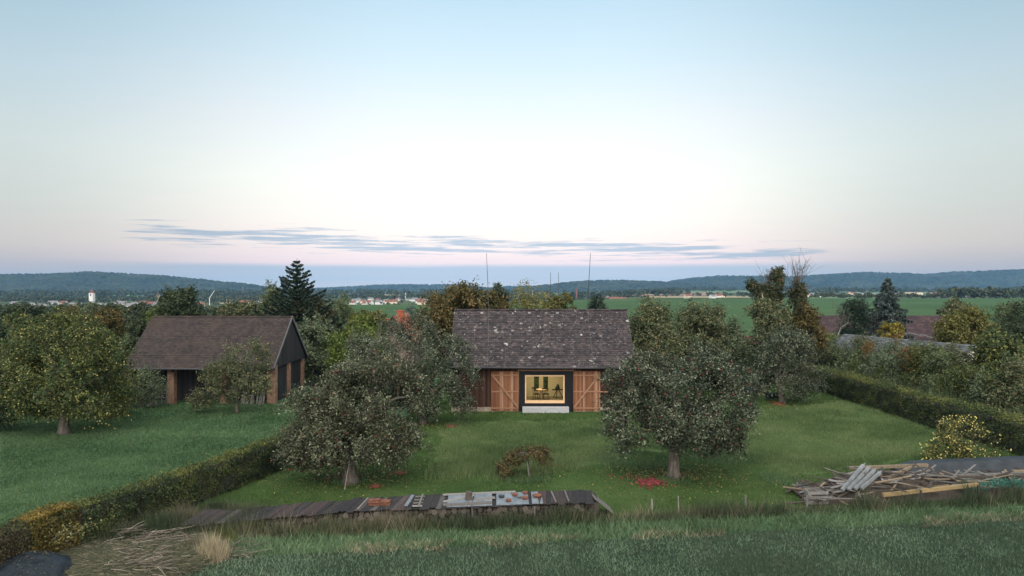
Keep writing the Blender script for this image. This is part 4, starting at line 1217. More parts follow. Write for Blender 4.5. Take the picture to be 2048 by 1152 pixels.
bgtree('broad reddish brown walnut tree behind the left half of the barn roof', 922, 570, 700, 178, 70, 'walnut', 'walnut_tree', n=1300, leaf=0.26, lobes=8)
bgtree('dark round tree rising above the ridge of the open barn', 358, 573, 680, 88, 82, 'deep', 'lime_tree', n=800, leaf=0.26)
bgtree('broad dark tree under the tall spruce', 600, 600, 690, 150, 78, 'ivy', 'broad_tree', n=1000, leaf=0.26, lobes=8)
bgtree('pale feathery tree at the left shoulder of the spruce', 545, 565, 660, 44, 84, 'willow', 'slender_tree', n=260, leaf=0.2)
bgtree('low olive tree peeping over the middle of the open barn roof', 482, 600, 680, 90, 86, 'hazel', 'olive_tree', n=520, leaf=0.26)
bgtree('pale weeping birch left of the red brick chimney', 682, 592, 700, 54, 105, 'willow', 'weeping_birch', n=420, leaf=0.26, droop=1.0)
bgtree('grey green tree right behind the open barn gable', 626, 626, 790, 85, 62, 'grey', 'pear_tree', n=950, leaf=0.2, lobes=7)
bgtree('bright yellow green tree between open barn and red roofed house', 716, 640, 800, 110, 56, 'bright', 'plum_tree', n=1100, leaf=0.18, lobes=8)
bgtree('olive tree touching the red roof from the left', 730, 620, 700, 90, 66, 'olive', 'plum_tree', n=600, leaf=0.2)
bgtree('small blue green fir right of the brick chimney', 820, 610, 690, 22, 95, 'bluespruce', 'fir_tree', n=150, leaf=0.2)
bgtree('dark pine behind the right half of the barn ridge', 1199, 588, 660, 42, 96, 'conifer', 'pine_tree', n=420, leaf=0.22)
bgtree('olive hazel bush to the right of the white trunked birch', 1120, 590, 650, 78, 78, 'olive', 'hazel_bush', n=460, leaf=0.22)
bgtree('dark clump of trees beyond the walnut crown', 997, 573, 640, 46, 190, 'far', 'dark_tree', n=320, leaf=0.5)
bgtree('tall hazel with yellowing top right beside the barn gable', 1305, 598, 780, 95, 54, 'hazel', 'hazel_tree', n=1100, leaf=0.17, lobes=8)
bgtree('brownish hazel behind the crown of the right apple tree', 1395, 597, 760, 110, 58, 'hazel', 'hazel_tree', n=1000, leaf=0.17, lobes=8)
bgtree('low dark thicket between the hazels and the ivy clad tree', 1455, 640, 780, 90, 60, 'grey', 'thicket', n=700, leaf=0.18)
bgtree('dark bushes standing behind the blue tub and leaning trunk', 1500, 690, 800, 70, 56, 'deep', 'bush', n=500, leaf=0.17)
bgtree('smooth dark green thuja left of the blue spruce', 1713, 594, 700, 48, 74, 'conifer', 'thuja', n=620, leaf=0.16, lobes=4)
bgtree('golden bush in front of the blue spruce', 1783, 640, 700, 40, 66, 'yellowtree', 'golden_bush', n=300, leaf=0.16)
bgtree('small green tree standing at the edge of the green field', 1908, 598, 660, 56, 105, 'hazel', 'field_tree', n=380, leaf=0.24)
bgtree('wide golden olive tree right of the dark red roof', 1932, 614, 720, 118, 66, 'olive', 'walnut_tree', n=950, leaf=0.22, lobes=8)
bgtree('tall leafy maple at the right edge in front of the white gable', 2000, 652, 830, 100, 47, 'yapple', 'maple_tree', n=700, leaf=0.2, lobes=7)
bgtree('grey poplar on the right edge of the green field', 2013, 596, 720, 50, 95, 'willow', 'poplar', n=360, leaf=0.24)
bgtree('dark tree cut by the right edge of the picture', 2058, 590, 760, 70, 80, 'deep', 'dark_tree', n=500, leaf=0.24)
bgtree('rounded bush cut by the right edge beside the hedge', 2050, 760, 880, 90, 40, 'bright', 'bush', n=450, leaf=0.15, name_=None) if False else bgtree('rounded bush cut by the right edge beside the hedge', 2052, 765, 890, 80, 40, 'hazel', 'bush', n=420, leaf=0.14)
# left background belt
for k, (px, yt, yb, wp, Y, key, lab) in enumerate([
        (40, 628, 760, 130, 62, 'yapple', 'olive tree behind the left shoulder of the yellow apple tree'),
        (-30, 640, 800, 100, 58, 'deep', 'dark tree at the left picture edge behind the pasture'),
        (215, 612, 700, 70, 66, 'walnut', 'rust tinged tree behind the right shoulder of the yellow apple tree'),
        (140, 608, 700, 80, 70, 'walnut', 'rust tinged tree rising behind the top of the yellow apple tree'),
        (275, 640, 760, 60, 60, 'deep', 'dark tree against the left end of the open barn roof'),
        (325, 615, 660, 60, 88, 'bright', 'light green bush left of the dark round tree'),
        (272, 612, 650, 24, 140, 'conifer', 'little dark conifer on the pale field left of the open barn')]):
    bgtree(lab, px, yt, yb, wp, Y, key, ['pear_tree', 'bush', 'cherry_tree'][k % 3] if Y < 100 else 'conifer', n=int(260 + wp * 4), leaf=0.2, group='trees behind the left pasture')

# spruces -----------------------------------------------------------------
def conifer(name, label, px, py_top, Y, wbot, key, n_whorl, upsweep, hang, group=None, dens=1.0, ztop=None):
    x = (px - 1024) / F * Y; zt = CAMZ - (py_top - 576) / F * Y
    base = np.array([x, Y, 0.0])
    t = thing(name, label, 'tree', base, group)
    mb = MB(); mb.tube([base - [0, 0, 0.1], base + [0, 0, zt * 0.5], base + [0, 0, zt]], [0.22, 0.12, 0.015], 8)
    PP, NN = [], []
    for i in range(n_whorl):
        f = (i + 0.5) / n_whorl
        z = zt * (0.06 + 0.92 * f)
        L = wbot / 2 * (1 - f) ** 0.85 + 0.25
        nb_ = 7 if f < 0.8 else 5
        for k in range(nb_):
            a = 6.283 * k / nb_ + i * 0.9 + rng.normal(0, 0.2)
            l = L * rng.uniform(0.55, 1.22)
            dr_ = np.array([math.cos(a), math.sin(a), 0])
            p0 = base + [0, 0, z]
            p1 = p0 + dr_ * l * 0.6 + [0, 0, (upsweep - 0.25) * l * 0.5]
            p2 = p0 + dr_ * l + [0, 0, upsweep * l * 0.85]
            pts = bez(p0, p1, p2, 5); mb.tube(pts, np.linspace(0.035, 0.008, 5) * (1.3 - f * 0.6), 4, cap=False)
            m = int(44 * dens * l) + 10
            s = rng.random(m) ** 0.7
            q = (1 - s)[:, None] ** 2 * p0 + (2 * s * (1 - s))[:, None] * p1 + (s ** 2)[:, None] * p2
            side = np.array([-dr_[1], dr_[0], 0])
            q = q + side * rng.normal(0, 0.13, m)[:, None] * (1.2 - s)[:, None] * min(1.5, l) + np.stack([np.zeros(m), np.zeros(m), -np.abs(rng.normal(0, hang, m))], 1)
            PP.append(q); NN.append(np.array([0, 0, 0.8]) + dr_ * 0.3 + rng.normal(0, 0.5, (m, 3)))
    mb.obj('trunk', M['bark_dark'], t, smooth=True)
    P_ = np.concatenate(PP); N_ = np.concatenate(NN)
    V_, F_ = leaves(P_, N_, 0.26, 0.42)
    ti = np.clip(rng.normal(0.45, 0.25, len(P_)), 0, 1)
    np_obj('needles', V_, F_, LM[key], t, np.repeat(ti, 4))


conifer('spruce_tree', 'tall ragged dark spruce behind the open barn gable', 594, 516, 76, 10.6, 'conifer', 24, 0.4, 0.09, dens=1.5)
conifer('spruce_tree', 'blue grey spruce with drooping boughs beside the dark red roof', 1775, 550, 76, 7.4, 'bluespruce', 26, -0.38, 0.2, dens=1.4)
# birch behind the ridge
b = np.array([*W(1066, 0, 74)[:2], 0])
tree('birch_tree', 'thin yellowing birch with white trunk behind the barn ridge', 'tree', b, 7.2, 0.11,
     ell(74, [(1052, 585, 16, 22), (1070, 582, 16, 18), (1085, 595, 12, 18), (1040, 606, 18, 12), (1075, 612, 30, 18), (1050, 615, 28, 16)]), 'birch', 210, 20, 0.4, 0.17, bark='birch', n_limb=8, n_twig=40, group='trees behind the barns')
# ivy clad dead trees
b = np.array([*W(1552, 0, 63)[:2], 0])
t = thing('ivy_tree', 'half dead tree with ivy clad stems and bare top twigs right of the hazels', 'tree', b, 'trees behind the barns')
mb = MB()
stems = [((1548, 700), (1552, 640), (1551, 540)), ((1560, 700), (1592, 650), (1596, 545)), ((1545, 700), (1520, 620), (1505, 565))]
for st in stems:
    pts = bez(*[W(p[0], p[1], 63) for p in st], 6); pts[0][2] = 0
    mb.tube(pts, np.linspace(0.2, 0.05, 6), 7)
def fan(o, px, py, n, L, spread, rad=0.03, Yd=63, up=1.0):
    for k in range(n):
        a = rng.normal(0, spread); p0 = W(px, py, Yd) + rng.normal(0, 0.1, 3)
        d = np.array([math.sin(a), rng.normal(0, 0.4), math.cos(a) * up]); l = L * rng.uniform(0.5, 1)
        p2 = p0 + d * l; p1 = (p0 + p2) / 2 + rng.normal(0, 0.15, 3)
        o.tube(bez(p0, p1, p2, 5), np.linspace(rad, 0.009, 5), 4, cap=False)
        for q in range(4):
            f = rng.uniform(0.35, 0.95); s0 = p0 + (p2 - p0) * f; e = s0 + (d + rng.normal(0, 0.5, 3)) * l * 0.35
            o.tube([s0, (s0 + e) / 2, e], [0.014, 0.01, 0.006], 3, cap=False)
mb.obj('trunk', M['bark_dark'], t, smooth=True)
for fa in ((1594, 580, 15, 2.9, 0.36, 0.035), (1530, 575, 8, 1.9, 0.35, 0.025), (1600, 560, 6, 1.6, 0.45, 0.02)):
    tw = MB(); fan(tw, *fa); tw.obj('bare_twigs', M['bark'], t)
E = ell(63, [(1550, 575, 13, 34), (1553, 620, 17, 40), (1557, 545, 8, 12), (1595, 600, 11, 40), (1597, 640, 18, 30), (1510, 572, 16, 12), (1525, 590, 14, 20), (1505, 566, 9, 8)], 0.8)
P, D, V, Fc, tint = crown_mesh(E, 800, 20, 0.24, 0.16, 0.5, 0.2); np_obj('ivy', V, Fc, LM['ivy'], t, tint)
br_ = MB(); br_.tube([W(1540, 655, 61.8), W(1536, 625, 61.8), W(1526, 598, 62), W(1524, 585, 62)], [0.1, 0.08, 0.06, 0.03], 6); br_.tube([W(1535, 622, 61.8), W(1543, 600, 62)], [0.06, 0.03], 5)
br_.obj('dead_branch', M['bark_grey'], t, smooth=True)
bgtree('olive undergrowth crown at the feet of the ivy clad tree', 1530, 605, 740, 100, 61, 'hazel', 'elder_tree', n=800, leaf=0.18, lobes=8)
bgtree('rust coloured tree right of the ivy clad stems', 1615, 612, 720, 70, 62, 'walnut', 'cherry_tree', n=520, leaf=0.18)
# bare dead shrub with pale trunk
b = np.array([*W(1668, 0, 70)[:2], 0])
t = thing('dead_tree', 'leafless dead tree with bleached bent trunk before the thuja', 'tree', b)
mb = MB(); mb.tube([[b[0], b[1], 0], W(1672, 680, 70), W(1682, 655, 70), W(1698, 644, 70)], [0.08, 0.07, 0.05, 0.02], 6); mb.obj('trunk', M['bark_grey'], t, smooth=True)
tw = MB(); fan(tw, 1680, 655, 12, 2.3, 0.6, 0.022, 70); tw.obj('bare_twigs', M['bark'], t)

# shrubs beyond the right hedge -------------------------------------------
shr = [(1650, 662, 80, 62, 'bright', 'yellow green shrub left of the dead bleached trunk'), (1690, 690, 70, 56, 'hazel', 'olive shrub in front of the dead bleached trunk'),
       (1640, 715, 60, 56, 'grey', 'grey shrub at the far end of the right hedge'), (1738, 665, 60, 58, 'hazel', 'olive shrub with rust tips left of the orange sapling'),
       (1776, 690, 60, 54, 'grey', 'grey green willow shrub below the golden bush'), (1720, 715, 80, 50, 'grey', 'broad grey willow behind the middle of the right hedge'),
       (1850, 700, 60, 52, 'grey', 'grey shrub in front of the grey roof'), (1890, 690, 60, 48, 'hazel', 'green shrub right of the orange saplings'), (1800, 735, 70, 48, 'grey', 'low grey willow under the orange saplings'),
       (1870, 740, 80, 45, 'grey', 'low green willow behind the hedge'), (1935, 710, 70, 44, 'hazel', 'shrub below the white gable'), (1660, 745, 70, 50, 'bright', 'bright weeds shrub at the far hedge end'),
       (1750, 755, 80, 44, 'hazel', 'olive thicket leaning on the hedge'), (1840, 775, 80, 41, 'grey', 'grey thicket leaning on the hedge'), (1950, 760, 90, 40, 'deep', 'dark thicket left of the maple'),
       (2010, 800, 90, 37, 'hazel', 'olive thicket near the right picture edge'), (1910, 790, 70, 38, 'bright', 'light green thicket on the hedge above the yellow apple tree')]
for k in range(22):
    px = 1632 + 19 * k + random.uniform(-6, 6)
    shr.append((px, random.uniform(676, 722) if px < 1900 else random.uniform(715, 770), random.uniform(55, 85), 0, random.choice(['grey', 'hazel', 'grey', 'willow', 'yapple']), 'leafy bush in the thicket along the far side of the right hedge'))
for (px, yt, wp, Y, key, lab) in shr:
    Y = (28.3 if 'thicket' in lab else 30.5) * F / (px - 1024) + wp * 0.03 + random.uniform(0, 1.5)
    shrub(lab, px, yt, wp, Y, key)
for (px, yt, Y, lab) in [(1737, 672, 57.5, 'orange topped sapling left of the pair'), (1793, 660, 55, 'orange topped sapling beside the golden bush'), (1812, 688, 51, 'orange sapling left of the brightest one'),
                         (1829, 690, 50, 'brightest orange sapling in front of the grey roof'), (1848, 692, 50.5, 'yellow orange sapling right of the brightest one')]:
    b = np.array([*W(px, 0, Y)[:2], 0]); zt = W(0, yt, Y)[2]
    tree('sapling', lab, 'sapling', b, zt * 0.6, 0.03, [(np.array([b[0], b[1], zt * 0.72]), np.array([0.3, 0.3, zt * 0.25]))], 'orange', 60, 16, 0.2, 0.1, 'orange saplings beyond the right hedge', bark='bark_dark', n_limb=3, n_twig=10, droop=-0.5)
X = rng.uniform(27, 30, 14000); Yy = rng.uniform(30, 66, 14000)
blades('tall_weeds', X, Yy, 1.05 + 0.9 * vnoise(X, Yy, 1.6), 0.06, LM['willow'], 0.3, 0.4, label='rank tall weeds between the right hedge and the sheds')
X = rng.uniform(-34, -7, 9000); Yy = rng.uniform(57.5, 62, 9000)
blades('tall_weeds', X, Yy, 0.6, 0.06, LM['weeds'], 0.3, 0.5, label='rank weeds behind the open barn')
# grey grass mound and low wall right of open barn
c = G(640, 832)
n = 9000; a = rng.random(n) * 6.283; r = np.sqrt(rng.random(n))
blades('pampas_grass', c[0] + np.cos(a) * r * 1.3 + 0.3, c[1] + np.sin(a) * r * 1.6 - 0.5, 1.0 * (1.1 - 0.5 * r), 0.02, LM['drygrass'], 0.45, 0.75, 0.15, label='pale dry grass clump right of the open barn')
mb = MB()
for k in range(34):
    p = G(618 + 48 * random.random(), 788); mb.box(p[0], p[0] + random.uniform(0.15, 0.4), p[1], p[1] + 0.5, 0.15 * (k % 4), 0.15 * (k % 4) + 0.14, random.random())
M['stone'] = surf_mat('field_stone', [(0.3, (0.12, 0.11, 0.1)), (0.7, (0.3, 0.28, 0.26))], 4, bumpd=0.02)
tag(mb.obj('stone_wall', M['stone']), 'low pale stone wall right of the open barn', 'wall')
# wire netting fence by the gable
t = thing('wire_fence', 'low green wire mesh fence below the boarded gable', 'fence', G(590, 800))
M['greenwire'] = plain('green_wire', (0.05, 0.12, 0.09), 0.5)
for px in (552, 588, 614):
    p = G(px, 800); mb = MB(); mb.tube([p, p + [0, 0, 1.1]], [0.022, 0.022], 6); mb.obj('post', M['greenwire'], t)
mb = MB(); p, q = G(552, 800), G(614, 800)
for z in (0.1, 0.3, 0.5, 0.7, 0.9, 1.06): mb.tube([p + [0, 0, z], q + [0, 0, z]], [0.005, 0.005], 3)
for s in np.linspace(0, 1, 24): m0 = p + (q - p) * s; mb.tube([m0 + [0, 0, 0.08], m0 + [0, 0, 1.07]], [0.004, 0.004], 3)
mb.obj('mesh', M['greenwire'], t)

# blue tub, dark table by the leaning trunk
M['blue'] = plain('dark_blue_plastic', (0.03, 0.055, 0.09), 0.45)
c = G(1497, 788)
t = thing('tub', 'dark blue covered tub between the bushes left of the leaning trunk', 'tub', c)
mb = MB(); mb.tube([c, c + [0, 0, 0.45], c + [0, 0, 0.5]], [0.5, 0.6, 0.62], 14); mb.obj('body', M['blue'], t, smooth=True)
mb = MB(); mb.tube([c + [0, 0, 0.5], c + [0, 0, 0.56], c + [0, 0, 0.6]], [0.64, 0.62, 0.3], 14); mb.obj('lid', M['blue'], t, smooth=True)
c = G(1548, 800)
t = thing('garden_bench', 'low dark green bench standing left of the leaning trunk', 'bench', c)
M['darkgreen'] = plain('dark_green_paint', (0.016, 0.03, 0.026), 0.5)
for (dx, dy) in ((-0.5, -0.2), (0.5, -0.2), (-0.5, 0.2), (0.5, 0.2)):
    mb = MB(); mb.box(c[0] + dx - 0.04, c[0] + dx + 0.04, c[1] + dy - 0.04, c[1] + dy + 0.04, 0, 0.5); mb.obj('leg', M['darkgreen'], t)
mb = MB()
for k in range(4): mb.box(c[0] - 0.62, c[0] + 0.62, c[1] - 0.3 + 0.15 * k, c[1] - 0.17 + 0.15 * k, 0.5, 0.55)
mb.obj('seat', M['darkgreen'], t)
mb = MB(); mb.box(c[0] - 0.55, c[0] + 0.55, c[1] + 0.245, c[1] + 0.275, 0.06, 0.5); mb.obj('back_panel', M['darkgreen'], t)

# ================================================================= houses behind
M['render_wall'] = plain('pale_render', (0.5, 0.46, 0.4), 0.8, var=0.12)
M['grey_wall'] = plain('grey_brown_render', (0.17, 0.13, 0.115), 0.8, var=0.2)
t = thing('house', 'red roofed house with tall brick chimney half hidden behind the apple trees', 'house', W(788, 0, 74) * [1, 1, 0])
hx0, hx1, hy0, hy1 = W(752, 0, 74)[0], W(828, 0, 74)[0], 73.0, 83.0; hxm = W(789, 0, 74)[0]; hz = W(0, 632, 73)[2]; he = 2.9
mb = MB(); mb.add([(hx0, hy0, 0), (hx1, hy0, 0), (hx1, hy0, he), (hxm, hy0, hz - 0.1), (hx0, hy0, he), (hx0, hy1, 0), (hx1, hy1, 0), (hx1, hy1, he), (hxm, hy1, hz - 0.1), (hx0, hy1, he)],
                  [(0, 1, 2, 3, 4), (9, 8, 7, 6, 5), (1, 6, 7, 2), (5, 0, 4, 9)]); mb.obj('wall', M['grey_wall'], t)
mb = MB(); roof_slope(mb, (hx0 - 0.3, hy0 - 0.3, he - 0.3), (hx0 - 0.3, hy1, he - 0.3), (hxm, hy0 - 0.3, hz), (hxm, hy1, hz), 14, 24, 0.03)
roof_slope(mb, (hx1 + 0.3, hy0 - 0.3, he - 0.3), (hx1 + 0.3, hy1, he - 0.3), (hxm, hy0 - 0.3, hz), (hxm, hy1, hz), 14, 24, 0.03)
wx0 = W(748, 0, 80)[0]
roof_slope(mb, (wx0, 78, 4.0), (hxm, 78, 4.0), (wx0, 80.5, W(0, 637, 80.5)[2]), (hxm, 80.5, W(0, 637, 80.5)[2]), 10, 14, 0.03)
rf = mb.obj('roof', M['redtiles'], t)
cx = W(801, 0, 76)[0]
mb = MB(); mb.box(cx - 0.36, cx + 0.36, 75.7, 76.3, 3.5, W(0, 622, 76)[2]); mb.box(cx - 0.42, cx + 0.42, 75.64, 76.36, W(0, 622, 76)[2], W(0, 620.5, 76)[2]); mb.obj('chimney', M['redtiles'], rf)
mb = MB(); ax_ = W(790, 0, 74)[0]; mb.tube([(ax_, 74, hz - 0.2), (ax_, 74, hz + 0.7)], [0.025, 0.02], 5)
for z in (0.35, 0.5, 0.65): mb.tube([(ax_ - 0.35, 74, hz + z), (ax_ + 0.3, 74, hz + z + 0.1)], [0.012, 0.012], 4)
mb.obj('aerial', M['steel'], rf)

# long grey roofed outbuilding right
A0, B0 = W(1688, 668, 67), W(1956, 690, 53.5)
rz = 4.0
t = thing('outbuilding', 'long low outbuilding with pale grey roof and cream gable beyond the shrubs', 'outbuilding', (34.5, 60, 0))
d = np.array([B0[0] - A0[0], B0[1] - A0[1]]); L_ = np.linalg.norm(d); d /= L_; nn = np.array([d[1], -d[0]])
if nn[0] > 0: nn = -nn
pt = lambda s, q, z: np.array([A0[0] + d[0] * s + nn[0] * q, A0[1] + d[1] * s + nn[1] * q, z])
mb = MB()
for q in (3.0, -3.0): roof_slope(mb, pt(0, q, 2.2), pt(L_, q, 2.2), pt(0, 0, rz), pt(L_, 0, rz), 14, 34, 0.03)
mb.obj('roof', M['greytiles'], t)
mb = MB(); w5 = [pt(0.1, 2.7, 0), pt(L_ - 0.15, 2.7, 0), pt(L_ - 0.15, -2.7, 0), pt(0.1, -2.7, 0)]
mb.add(w5 + [p + [0, 0, 2.3] for p in w5] + [pt(0.1, 0, rz - 0.06), pt(L_ - 0.15, 0, rz - 0.06)], [(0, 1, 5, 4), (1, 2, 6, 9, 5), (2, 3, 7, 6), (3, 0, 4, 8, 7)]); mb.obj('wall', M['render_wall'], t)
# dark red roofed big barn right
x0, x1 = W(1600, 0, 96)[0], W(1912, 0, 96)[0]
rz2 = W(0, 631, 96)[2]
t = thing('farm_barn', 'big farm barn with dark purple red roof behind the blue spruce', 'barn', ((x0 + x1) / 2, 92, 0))
mb = MB(); roof_slope(mb, (x0, 91, W(0, 686, 91)[2]), (x1, 91, W(0, 686, 91)[2]), (x0, 96, rz2), (x1, 96, rz2), 16, 40, 0.03)
roof_slope(mb, (x0, 101, 1.5), (x1, 101, 1.5), (x0, 96, rz2), (x1, 96, rz2), 8, 20, 0.03); mb.obj('roof', M['purpletiles'], t)
mb = MB(); mb.box(x0 + 0.3, x1 - 0.3, 91.5, 100.5, 0, 1.35); mb.obj('wall', M['grey_wall'], t)
mb = MB()
for k in range(5): mb.tube([W(1805 + 12 * k, 664 + 2 * k, 91.5), W(1818 + 12 * k, 668 - 3 * (k % 2) + 2 * k, 91.3)], [0.06, 0.05], 5)
mb.obj('snow_guard', M['wire'], t)
# little red shed roof behind the leaning apple
t = thing('shed', 'little red roofed shed half hidden left of the leaning apple tree', 'shed', W(1497, 0, 60) * [1, 1, 0])
x0, x1 = W(1472, 0, 60)[0], W(1524, 0, 60)[0]
mb = MB(); mb.box(x0 + 0.1, x1 - 0.1, 59.7, 61.5, 0, 3.3); mb.obj('wall', M['grey_wall'], t)
M['palered'] = tile_mat('faded_red_tiles', [(0, (0.13, 0.06, 0.05)), (0.5, (0.17, 0.08, 0.07)), (1, (0.22, 0.11, 0.09))], 0)
mb = MB(); roof_slope(mb, (x0, 59.5, W(0, 688, 59.5)[2]), (x1, 59.5, W(0, 688, 59.5)[2]), (x0, 61, W(0, 672, 61)[2]), (x1, 61, W(0, 672, 61)[2]), 7, 10, 0.03); mb.obj('roof', M['palered'], t)

# ================================================================= town in the valley
M['white_wall'] = plain('white_render', (0.58, 0.58, 0.57), 0.8, var=0.06)
M['cream_wall'] = plain('cream_render', (0.6, 0.52, 0.4), 0.8, var=0.06)
M['town_red'] = plain('town_red_tiles', (0.17, 0.075, 0.055), 0.8, var=0.2)
M['town_grey'] = plain('town_grey_tiles', (0.16, 0.155, 0.16), 0.8, var=0.2)


def house_meshes(wd, dp, h, rh, wm, rm):
    a = MB(); a.add([(-wd / 2, -dp / 2, -2), (wd / 2, -dp / 2, -2), (wd / 2, dp / 2, -2), (-wd / 2, dp / 2, -2), (-wd / 2, -dp / 2, h), (wd / 2, -dp / 2, h), (wd / 2, dp / 2, h), (-wd / 2, dp / 2, h), (-wd / 2, 0, h + rh * 0.95), (wd / 2, 0, h + rh * 0.95)],
                    [(0, 1, 5, 4), (2, 3, 7, 6), (1, 2, 6, 9, 5), (3, 0, 4, 8, 7)])
    b = MB(); e = 0.5
    for s in (-1, 1):
        b.add([(-wd / 2 - e, s * (dp / 2 + e), h - 0.3), (wd / 2 + e, s * (dp / 2 + e), h - 0.3), (wd / 2 + e, 0, h + rh), (-wd / 2 - e, 0, h + rh)], [(0, 1, 2, 3)])
    return a.mesh('wall', M[wm]), b.mesh('roof', M[rm])


HV = {'white_red': house_meshes(11, 9, 5, 4, 'white_wall', 'town_red'), 'white_grey': house_meshes(12, 9, 5, 3.5, 'white_wall', 'town_grey'), 'cream_red': house_meshes(13, 10, 5.5, 4, 'cream_wall', 'town_red'),
      'hall': house_meshes(20, 11, 4.5, 1.8, 'white_wall', 'town_grey'), 'redhall': house_meshes(22, 11, 4.5, 3.5, 'cream_wall', 'town_red'), 'block': house_meshes(18, 12, 13, 1.5, 'cream_wall', 'town_grey')}
DESC = {'white_red': ('house', 'white house with red roof'), 'white_grey': ('house', 'white house with grey roof'), 'cream_red': ('house', 'cream house with red roof'),
        'hall': ('hall', 'long white hall with grey roof'), 'redhall': ('hall', 'long hall with red roof'), 'block': ('apartment_block', 'pale apartment block')}


def town(px, py, kind, where, dist=None, rot=None, sc_=1.0):
    Y = dist
    if Y is None:     # stand it on the ground seen at that pixel
        ys_ = np.linspace(330, 2600, 400); xx = (px - 1024) / F * ys_
        pyy = 576 + (CAMZ - zg(xx, ys_)) / ys_ * F
        ok = np.where((ys_ > 620) & (pyy <= py + 4))[0]
        Y = min(float(ys_[ok[0]]), 1300.0) if len(ok) else 1200.0
    x = (px - 1024) / F * Y
    nm, ds = DESC[kind]
    t = thing(nm, ds + ' ' + where, nm.split('_')[0] if nm != 'apartment_block' else 'apartment block', (x, Y, float(zg(x, Y))), 'buildings of the distant town')
    t.rotation_euler = (0, 0, rot if rot is not None else random.uniform(-0.7, 0.7)); t.scale = (sc_,) * 3
    for nme, me in zip(('wall', 'roof'), HV[kind]):
        o = bpy.data.objects.new(nme, me); C.objects.link(o); o.parent = t


kinds = ['white_red', 'white_grey', 'white_grey', 'cream_red']
for px, py in [(30, 606), (62, 602), (84, 609), (104, 603), (110, 610), (128, 605), (240, 606), (262, 600), (146, 602), (150, 607), (181, 603), (197, 611), (214, 605), (222, 610), (231, 613), (156, 634)]:
    town(px, py, random.choice(kinds[:3]), 'among trees near the church tower', rot=random.uniform(-0.3, 0.3), sc_=0.8, dist=random.uniform(760, 1050))
for px, py in [(246, 592), (300, 598), (312, 604), (318, 602), (388, 604), (396, 606), (402, 602), (287, 599)]:
    town(px, py, random.choice(kinds), 'in the valley beside the dark round tree', rot=random.uniform(-0.4, 0.4), sc_=0.8, dist=random.uniform(840, 1040))
town(277, 605, 'hall', 'above the pale field left of the dark round tree', rot=0.1, sc_=0.9, dist=960); town(274, 614, 'hall', 'nearest the pale field left of the dark round tree', rot=0.0, sc_=0.8, dist=830)
for px, py in [(447, 600), (453, 605), (460, 603), (466, 596), (478, 597), (488, 600), (502, 598), (510, 597), (516, 599), (523, 598)]:
    town(px, py, random.choice(kinds), 'clustered left of the tall spruce', rot=random.uniform(-0.4, 0.4), sc_=0.8, dist=random.uniform(950, 1250))
town(481, 596, 'hall', 'clustered left of the tall spruce', rot=0.15, sc_=0.9)
for px, py in [(706, 598), (716, 603), (727, 603), (740, 602), (742, 605), (758, 604), (757, 609), (772, 599), (790, 606), (798, 604), (800, 608), (836, 603), (843, 602), (850, 600), (846, 605), (838, 606), (829, 598), (730, 596), (712, 595)]:
    town(px, py, random.choice(kinds), 'clustered left of the walnut tree', rot=random.uniform(-0.7, 0.7), sc_=random.uniform(0.65, 0.85), dist=random.uniform(980, 1350))
town(782, 604, 'redhall', 'amid the houses left of the walnut tree', rot=0.1, sc_=0.85); town(822, 598, 'hall', 'close to the walnut crown', rot=0.0, sc_=0.8); town(711, 597, 'hall', 'right of the weeping birch', rot=-0.2, sc_=0.8)
town(1164, 605, 'hall', 'left of the dark pine', rot=0.05, sc_=0.8, dist=1000); town(1176, 606, 'white_red', 'touching the dark pine on its left', rot=0.2, sc_=0.8, dist=990); town(1232, 604, 'redhall', 'right of the dark pine', rot=0.05, sc_=0.9, dist=1080); town(1222, 605, 'white_red', 'in front of the red roofed hall right of the pine', rot=0.3, sc_=0.7, dist=1010)
town(1246, 606, 'cream_red', 'right of the hall beside the pine', rot=0.2, sc_=0.7, dist=1020); town(1100, 592, 'redhall', 'between the two thin masts', rot=0.0, sc_=0.8, dist=1500)
for px, py in [(1425, 600), (1436, 599), (1442, 598), (1375, 600), (1444, 583)]:
    town(px, py, random.choice(kinds), 'beyond the field right of the hazels', rot=random.uniform(-0.5, 0.5), sc_=0.8, dist=random.uniform(1080, 1250))
for k in range(6):
    town(1803 + 7.2 * k, 584, 'block', 'in the row right of the blue spruce', rot=0.0, sc_=0.6, dist=1500)
town(1863, 588, 'redhall', 'right of the apartment blocks', rot=0.5, sc_=1.0, dist=1200)
for px, py in [(1702, 586), (1715, 585), (1727, 585), (1744, 590), (1794, 586), (1800, 590), (1808, 587), (1820, 588), (1884, 585), (1886, 588), (1896, 588), (1904, 589), (1868, 571), (1890, 571), (1930, 582), (1940, 581), (1956, 581), (1640, 587), (1624, 586), (1610, 584)]:
    town(px, py, random.choice(kinds), 'beyond the field at the far right', rot=random.uniform(-0.5, 0.5), sc_=0.9, dist=random.uniform(1150, 1700))
